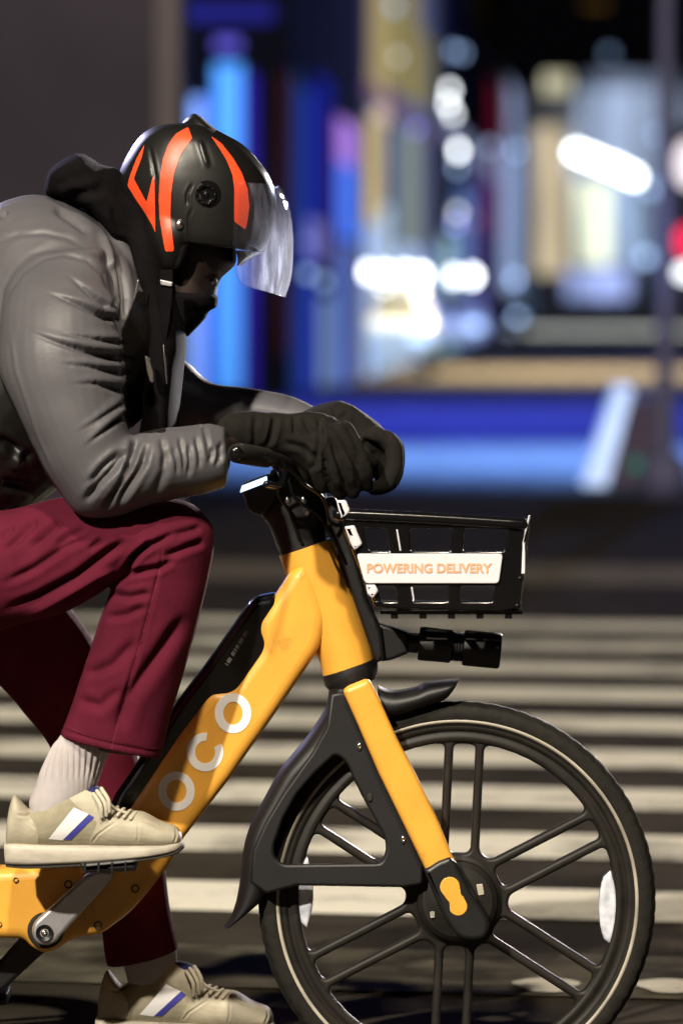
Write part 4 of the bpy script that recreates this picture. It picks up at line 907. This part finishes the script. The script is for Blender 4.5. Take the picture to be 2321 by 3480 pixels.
# --- shoes and socks
def shoe(dx, dy, Yc, name_label, rot=0.0, dz=0.0):
    ca_, sa_ = math.cos(rot), math.sin(rot)
    def T(x, y):
        x0, y0 = 310, 2800; a_, b_ = x - x0, y - y0
        return (x0 + a_ * ca_ - b_ * sa_ + dx, y0 + a_ * sa_ + b_ * ca_ + dy)
    def TR(r): return (*T(r[0], r[1]), *T(r[2], r[3]), r[4] + Yc, r[5])
    up = [(24, 2800, 22, 2880, 0, .020), (32, 2745, 34, 2880, 0, .030), (50, 2702, 70, 2880, 0, .034), (85, 2738, 100, 2880, 0, .036), (110, 2752, 120, 2880, 0, .037), (165, 2712, 170, 2880, 0, .039), (215, 2672, 220, 2880, 0, .040), (290, 2664, 285, 2880, 0, .041), (345, 2680, 335, 2880, 0, .043), (372, 2732, 370, 2880, 0, .045), (420, 2756, 415, 2880, 0, .047), (485, 2760, 480, 2880, 0, .049), (545, 2792, 545, 2880, 0, .047), (598, 2810, 592, 2880, 0, .038), (618, 2838, 612, 2878, 0, .024)]
    mb = MB(); mb.add(*loft([TR(r) for r in up], 28, 5, p=2.4, cap=0.15))
    me = remesh(mb, 0.0019, 3); 
    fl_ = [([T(125, 2865), T(122, 2820), T(100, 2795)], 3, .0015), ([T(465, 2868), T(470, 2840), T(468, 2800)], 3, .0018), ([T(310, 2868), T(330, 2840), T(400, 2790)], 3, .0016), ([T(50, 2770), T(90, 2775), T(150, 2735), T(200, 2700)], 4, .002), ([T(590, 2870), T(600, 2840), T(596, 2815)], 3, .0015), ([T(480, 2790), T(540, 2810)], 4, .0015)]
    folds(me, fl_, 0.3)
    suede = [T(*p) for p in ((95, 2765), (150, 2745), (215, 2700), (240, 2720), (300, 2770), (330, 2800), (300, 2868), (130, 2868), (122, 2810))]
    toe = [T(*p) for p in ((585, 2800), (640, 2800), (640, 2890), (575, 2890))]
    lining = [T(*p) for p in ((275, 2672), (330, 2645), (350, 2672), (330, 2700), (300, 2690))]
    paint(me, [(suede, 1), (lining, 4)])
    sh = link('shoe', me, [M['shoe'], M['suede'], M['stripe_white'], M['stripe_blue'], M['blue_cloth']], per)
    decal([T(*p) for p in ((250, 2748), (301, 2770), (210, 2860), (163, 2855))], me, 'white_stripe', M['stripe_white'], sh, 0.0012, Y=Yc - 0.05)
    decal([T(*p) for p in ((303, 2770), (319, 2781), (238, 2858), (212, 2858))], me, 'blue_stripe', M['stripe_blue'], sh, 0.0012, Y=Yc - 0.05)
    so = [(14, 2868), (60, 2862), (300, 2868), (450, 2866), (560, 2866), (612, 2856), (628, 2866), (618, 2884), (575, 2898), (480, 2912), (300, 2930), (100, 2940), (25, 2934), (10, 2905)]
    V_ = [];
    L = fillet([T(*p) for p in so], 6)
    mb = MB()
    ribs = [(17, 2866, 22, 2936, 0, .026), (45, 2862, 50, 2938, 0, .036), (110, 2864, 110, 2939, 0, .040), (210, 2867, 210, 2935, 0, .042), (310, 2868, 310, 2929, 0, .044), (420, 2867, 420, 2919, 0, .050), (500, 2866, 500, 2909, 0, .052), (560, 2864, 560, 2899, 0, .047), (600, 2858, 600, 2888, 0, .036), (620, 2856, 622, 2874, 0, .022)]
    mb.add(*loft([TR(r) for r in ribs], 32, 5, p=4.5, cap=0.1)); so_ = mb.build('sole', M['sole'], sh, sharp=50)
    mb = MB(); ribs = [(22, 2935, 26, 2943, 0, .030), (110, 2937, 110, 2947, 0, .040), (310, 2927, 310, 2937, 0, .043), (420, 2917, 420, 2927, 0, .049), (500, 2907, 500, 2917, 0, .050), (560, 2897, 560, 2908, 0, .046), (604, 2884, 606, 2896, 0, .034), (622, 2866, 628, 2880, 0, .02)]
    mb.add(*loft([TR(r) for r in ribs], 28, 4, p=4, cap=0.05)); mb.build('outsole', M['outsole'], sh)
    mb = MB()
    for (x, y, x2, y2) in ((330, 2690, 362, 2772), (345, 2682, 372, 2760), (318, 2700, 345, 2778)):
        mb.add(*tube([P(*T(x, y), Yc - .035), P(*T((x + x2) / 2 + 10, (y + y2) / 2), Yc - .052), P(*T(x2, y2), Yc - .05)], .0036, 8))
    for i in range(5):
        x, y = 372 + i * 22, 2742 + i * 6; mb.add(*tube([P(*T(x - 16, y + 18), Yc - .042), P(*T(x, y), Yc - .02), P(*T(x + 6, y - 4), Yc + .01)], .003, 8))
    mb.add(*tube([P(*T(365, 2720), Yc - .03), P(*T(385, 2745), Yc - .035), P(*T(430, 2765), Yc - .03)], .0028, 8))
    mb.build('lace', M['lace'], sh)
    return T
shoe(0, 0, -0.165, 'near')
sk = MB(); sk.add(*loft([(250, 2430, 410, 2470, -.166, .042), (206, 2505, 372, 2545, -.166, .041), (182, 2535, 364, 2570, -.166, .041), (158, 2580, 350, 2600, -.166, .04), (122, 2665, 332, 2660, -.166, .037), (100, 2725, 300, 2710, -.166, .035), (104, 2760, 250, 2740, -.166, .033)], 260, 10))
skm = sk.mesh()
co, no = arr(skm); th_a = np.arctan2(co[:, 1] + .166, co[:, 0] - (P(260, 2600, -.166).x)); rib_ = np.cos(th_a * 26) * 0.0016
sxx, syy = proj(co); rib_ *= np.clip((2655 - syy) / 30, 0.15, 1); skm.vertices.foreach_set('co', (co + no * rib_[:, None]).ravel())
link('sock', skm, M['sock'], per)
shoe(312, 604, 0.175, 'far', rot=0.035)
sk = MB(); sk.add(*loft([(395, 3200, 590, 3190, .175, .045), (420, 3280, 600, 3230, .175, .042), (432, 3330, 600, 3280, .175, .04), (450, 3370, 590, 3320, .175, .036)], 40, 5)); sk.build('sock', M['sock'], per)
# --- gloves
def fing(pts, rads): return tube([P(*p) for p in pts], [r / K for r in rads], 14, 5)
gl = MB()
gl.add(*loft([(752, 1420, 760, 1545, -.17, .036), (830, 1396, 840, 1538, -.15, .036), (930, 1402, 940, 1548, -.125, .036), (1000, 1405, 1000, 1578, -.11, .038), (1070, 1400, 1052, 1612, -.10, .040), (1130, 1415, 1085, 1620, -.09, .042), (1170, 1450, 1130, 1610, -.085, .038)], 26, 6))
gl.add(*fing([(1085, 1500, -.135), (1080, 1590, -.13), (1100, 1655, -.11)], (34, 31, 26)))
gl.add(*fing([(1115, 1480, -.13), (1133, 1590, -.13), (1152, 1672, -.105)], (36, 33, 27)))
gl.add(*fing([(1145, 1470, -.12), (1182, 1575, -.122), (1200, 1668, -.1)], (36, 33, 27)))
gl.add(*fing([(1170, 1462, -.10), (1226, 1560, -.11), (1246, 1650, -.09)], (34, 31, 25)))
gl.add(*fing([(1000, 1560, -.1), (1030, 1620, -.09), (1060, 1640, -.06)], (34, 32, 27)))
gm = remesh(gl, 0.004, 3); crumple(gm, .002, 25)
folds(gm, [([(935, 1410), (925, 1470), (910, 1520)], 9, .008), ([(1000, 1410), (1005, 1480)], 8, .005), ([(1086, 1400), (1088, 1500), (1070, 1580), (1050, 1600)], 8, .007), ([(1118, 1470), (1158, 1595), (1176, 1670)], 8, .007), ([(1092, 1500), (1108, 1610), (1126, 1668)], 8, .007), ([(1155, 1470), (1210, 1580), (1224, 1655)], 8, .007), ([(960, 1500), (1030, 1520), (1075, 1560)], 9, .006), ([(1030, 1420), (1060, 1470), (1100, 1480)], 8, .005), ([(870, 1400), (865, 1530)], 9, .004)], .3)
link('glove', gm, M['glove'], per)
gl = MB()
gl.add(*loft([(1030, 1400, 1040, 1490, .08, .036), (1100, 1368, 1110, 1510, .06, .042), (1160, 1360, 1150, 1540, .045, .048), (1225, 1392, 1195, 1555, .04, .05), (1290, 1440, 1245, 1560, .04, .05), (1330, 1475, 1290, 1560, .04, .046)], 28, 6))
for k, (Y0, e) in enumerate(((-.015, 0), (.02, 4), (.055, 0), (.085, -8))):
    gl.add(*fing([(1275 + e, 1480, Y0), (1332 + e, 1510, Y0 - .005), (1340 + e, 1580, Y0 - .01), (1318 + e, 1640, Y0 - .012), (1282 + e, 1658, Y0 - .012)], (34, 33, 31, 29, 26)))
gl.add(*loft([(1200, 1500, 1215, 1590, .03, .03), (1260, 1490, 1262, 1625, .03, .032), (1310, 1490, 1315, 1640, .03, .03)], 20, 4))
gl.add(*fing([(1150, 1500, -.01), (1210, 1550, -.02), (1262, 1570, -.015)], (36, 33, 27)))
gm = remesh(gl, 0.004, 3); crumple(gm, .002, 25)
folds(gm, [([(1150, 1430), (1185, 1400)], 9, .006), ([(1120, 1380), (1130, 1470), (1160, 1520)], 8, .006), ([(1300, 1440), (1330, 1500)], 7, .003), ([(1220, 1540), (1240, 1500), (1300, 1520)], 8, .004)], .3)
link('glove', gm, M['glove'], per)
# --- body: one continuous skin surface, mostly under the clothes
def thin(rs, f=0.82, g=0.8):
    out = []
    for r in rs:
        cx_, cy_ = (r[0] + r[2]) / 2, (r[1] + r[3]) / 2
        out.append((cx_ + (r[0] - cx_) * f, cy_ + (r[1] - cy_) * f, cx_ + (r[2] - cx_) * f, cy_ + (r[3] - cy_) * f, r[4], r[5] * g))
    return out
hb_ = MB()
head = [(545, 700, 780, 760, 0, .06), (540, 790, 800, 830, 0, .072), (548, 860, 806, 890, 0, .074), (552, 890, 796, 905, 0, .070), (550, 912, 776, 924, 0, .066), (548, 932, 756, 938, 0, .066), (548, 955, 745, 956, 0, .066), (548, 985, 739, 986, 0, .064), (550, 1018, 734, 1022, 0, .062), (555, 1040, 728, 1042, 0, .06), (560, 1056, 704, 1056, 0, .056), (566, 1080, 690, 1080, 0, .05), (575, 1110, 666, 1106, 0, .042)]
hb_.add(*loft(head, 30, 5, p=1.8)); hb_.add(*loft([(440, 850, 570, 740, 0, .06), (430, 950, 600, 900, 0, .062), (380, 1050, 590, 1050, 0, .07), (280, 1100, 560, 1150, 0, .09)], 24, 5))
for rs in (torso, near_arm, far_arm, near_leg + [(360, 2570, 190, 2520, -.166, .036), (335, 2650, 130, 2640, -.166, .032), (330, 2800, 120, 2790, -.166, .03)], far_leg + [(585, 3240, 440, 3300, .175, .036), (600, 3330, 440, 3370, .175, .03)]): hb_.add(*loft(thin(rs, .62, .6), 22, 4))
hb_.add(*loft(thin([(760, 1450, 762, 1560, -.19, .04), (930, 1410, 940, 1540, -.125, .03), (1060, 1420, 1052, 1590, -.10, .032)], .6, .6), 16, 4))
hb_.add(*loft(thin([(985, 1380, 960, 1460, .15, .04), (1100, 1390, 1110, 1490, .06, .036), (1225, 1410, 1195, 1540, .04, .04)], .6, .6), 16, 4))
bme = remesh(hb_, 0.0085, 3)
folds(bme, [([(716, 952), (738, 958)], 9, .008, 0.6), ([(700, 925), (742, 930)], 8, -.004, 0.2)], 0.4)
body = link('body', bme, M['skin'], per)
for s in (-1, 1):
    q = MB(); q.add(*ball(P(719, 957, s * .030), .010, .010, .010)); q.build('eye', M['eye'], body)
mk = MB(); mk.add(*loft([(545, 1004, 738, 1012, 0, .068), (548, 1022, 736, 1030, 0, .066), (552, 1040, 731, 1043, 0, .063), (556, 1055, 708, 1057, 0, .06), (562, 1080, 693, 1082, 0, .056), (570, 1110, 670, 1108, 0, .05), (578, 1140, 644, 1135, 0, .045)], 30, 5, p=1.9, grow=.002)); mk.build('face_mask', M['hood'], per)

# ================================================================== HELMET
hc = P(670, 650, 0); hel = empty('motorcycle_helmet', hc); tag(hel, 'matte black open face helmet with red orange stripes and raised clear visor', 'helmet')
dome = [(590, 418, 715, 425, 0, .05), (528, 428, 752, 447, 0, .086), (475, 463, 826, 490, 0, .112), (432, 527, 882, 548, 0, .126), (405, 590, 918, 602, 0, .132), (404, 640, 935, 655, 0, .134), (418, 688, 938, 710, 0, .134), (440, 735, 930, 765, 0, .132), (462, 778, 914, 822, 0, .128), (478, 806, 890, 856, 0, .122)]
dm = MB(); dm.add(*loft(dome, 120, 14, p=2.15, cap=0.0))
dm.add(*loft([(500, 690, 690, 680, 0, .085), (478, 730, 715, 712, 0, .117), (474, 780, 730, 752, 0, .127), (492, 826, 705, 790, 0, .129), (508, 856, 672, 828, 0, .125), (524, 886, 650, 866, 0, .119), (540, 912, 632, 900, 0, .11), (556, 922, 618, 918, 0, .10)], 90, 12, p=2.3, cap=0.0))
hme = remesh(dm, 0.0024, 10)
folds(hme, [([(676, 470), (690, 520), (708, 572)], 8, -.004, 0.1), ([(655, 700), (640, 740), (642, 800), (645, 860)], 4, .003, 0.2), ([(636, 700), (636, 660), (655, 620)], 4, .003, 0.2), ([(505, 490), (520, 560), (530, 620)], 6, .0025, 0.3), ([(425, 690), (470, 770), (520, 870)], 6, .003, 0.4)], 0.6)
red = [
    [(638, 430), (654, 470), (640, 490), (615, 528), (594, 590), (584, 660), (582, 720), (582, 770), (586, 780), (593, 848), (588, 853), (564, 853), (552, 780), (545, 740), (542, 680), (546, 600), (556, 540), (575, 488), (598, 455)],
    [(492, 488), (484, 530), (456, 605), (500, 685), (523, 595), (528, 620), (531, 790), (520, 765), (490, 715), (462, 675), (433, 628), (440, 600), (465, 535)],
    [(716, 462), (750, 485), (790, 535), (820, 585), (840, 640), (846, 700), (838, 760), (832, 778), (818, 768), (796, 752), (796, 640), (790, 595), (770, 545), (742, 500)],
]
darkp = [[(495, 492), (505, 540), (522, 595), (500, 680), (456, 605), (480, 540)]]
glossp = [[(716, 462), (735, 440), (830, 488), (900, 570), (945, 650), (945, 740), (920, 860), (800, 860), (805, 765), (838, 770), (848, 700), (842, 640), (820, 582), (790, 532), (750, 480)]]
paint(hme, [(p_, 2) for p_ in glossp])
shell = link('shell', hme, [M['helmet'], M['helmet_red'], M['helmet_gloss'], M['helmet_dark']], hel)
for p_ in red: decal(fillet(p_, 6), hme, 'stripe', M['helmet_red'], shell, both=True)
decal(darkp[0], hme, 'panel', M['helmet_dark'], shell, lift=0.0008, both=True)
# crown fin with air vent
q = MB(); q.add(*loft([(622, 412, 640, 440, 0, .022), (640, 394, 668, 470, 0, .04), (660, 384, 690, 500, 0, .052), (682, 394, 715, 500, 0, .058), (710, 418, 735, 478, 0, .056), (745, 444, 752, 466, 0, .04)], 30, 6)); q.build('crown_fin', M['helmet'], hel)
# side vent disc with ribs
p_ = P(700, 660, -0.128)
q = MB(); q.add(*lathe([(0.0001, -.006), (.012, -.006), (.013, -.009), (.018, -.009), (.019, -.005), (.0235, -.005), (.0255, -.001), (.0255, .02), (.0001, .02)], p_, 'Y', 40))
for k in range(10):
    t = 2 * math.pi * k / 10; q.add(*ball((p_.x + .0155 * math.cos(t), p_.y - .0085, p_.z + .0155 * math.sin(t)), .0028, .003, .0028, 8, 6))
q.add(*ball((p_.x, p_.y - .006, p_.z), .006, .004, .006)); q.build('vent_disc', M['black_gloss'], hel, sharp=40)
q = MB(); q.add(*ball(P(609, 762, -0.129), .0075, .006, .009)); q.build('visor_stud', M['steel'], hel)
# visor
V = []; F = []; nu, nv = 40, 24
Fp = [(945, 632), (972, 680), (988, 750), (993, 835), (987, 935), (966, 1008)]; Ep = [(800, 622), (800, 690), (800, 760), (798, 835), (800, 915), (822, 968)]
def spl(pts, t):
    x = t * (len(pts) - 1); i = min(int(x), len(pts) - 2); f = x - i; g = lambda k: np.array(pts[min(max(k, 0), len(pts) - 1)], float)
    return cr(g(i - 1), g(i), g(i + 1), g(i + 2), f)
for j in range(nv + 1):
    t = j / nv; f_ = spl(Fp, t); e_ = spl(Ep, t)
    for i in range(nu + 1):
        u = -1 + 2 * i / nu; s = (1 - abs(u) ** 2.4) ** (1 / 2.4); V.append(P(*(e_ + (f_ - e_) * s), 0.0) + Vector((0, 0.134 * u, 0)))
for j in range(nv):
    for i in range(nu): a_ = j * (nu + 1) + i; F.append((a_, a_ + 1, a_ + nu + 2, a_ + nu + 1))
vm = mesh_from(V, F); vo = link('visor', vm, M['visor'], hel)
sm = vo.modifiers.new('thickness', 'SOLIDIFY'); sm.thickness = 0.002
# inner sun peak edge
q = MB(); q.add(*loft([(800, 850, 890, 858, 0, .11), (808, 880, 850, 880, 0, .10), (805, 902, 822, 900, 0, .09)], 40, 4, cap=0.05)); q.build('sun_peak', M['helmet_gloss'], hel)
# chin strap and buckle
q = MB(); q.add_mesh(plate([fillet([(545, 915), (588, 915), (586, 1000), (575, 1100), (560, 1180), (545, 1180), (548, 1080), (535, 1000)], 8)], -.145, .004, .001)); stp = q.build('chin_strap', M['hood'], hel)
q = MB(); q.add_mesh(plate([fillet([(543, 948), (588, 958), (584, 974), (546, 968)], 5)], -.150, .006, .002)); q.build('buckle', M['alu'], stp)
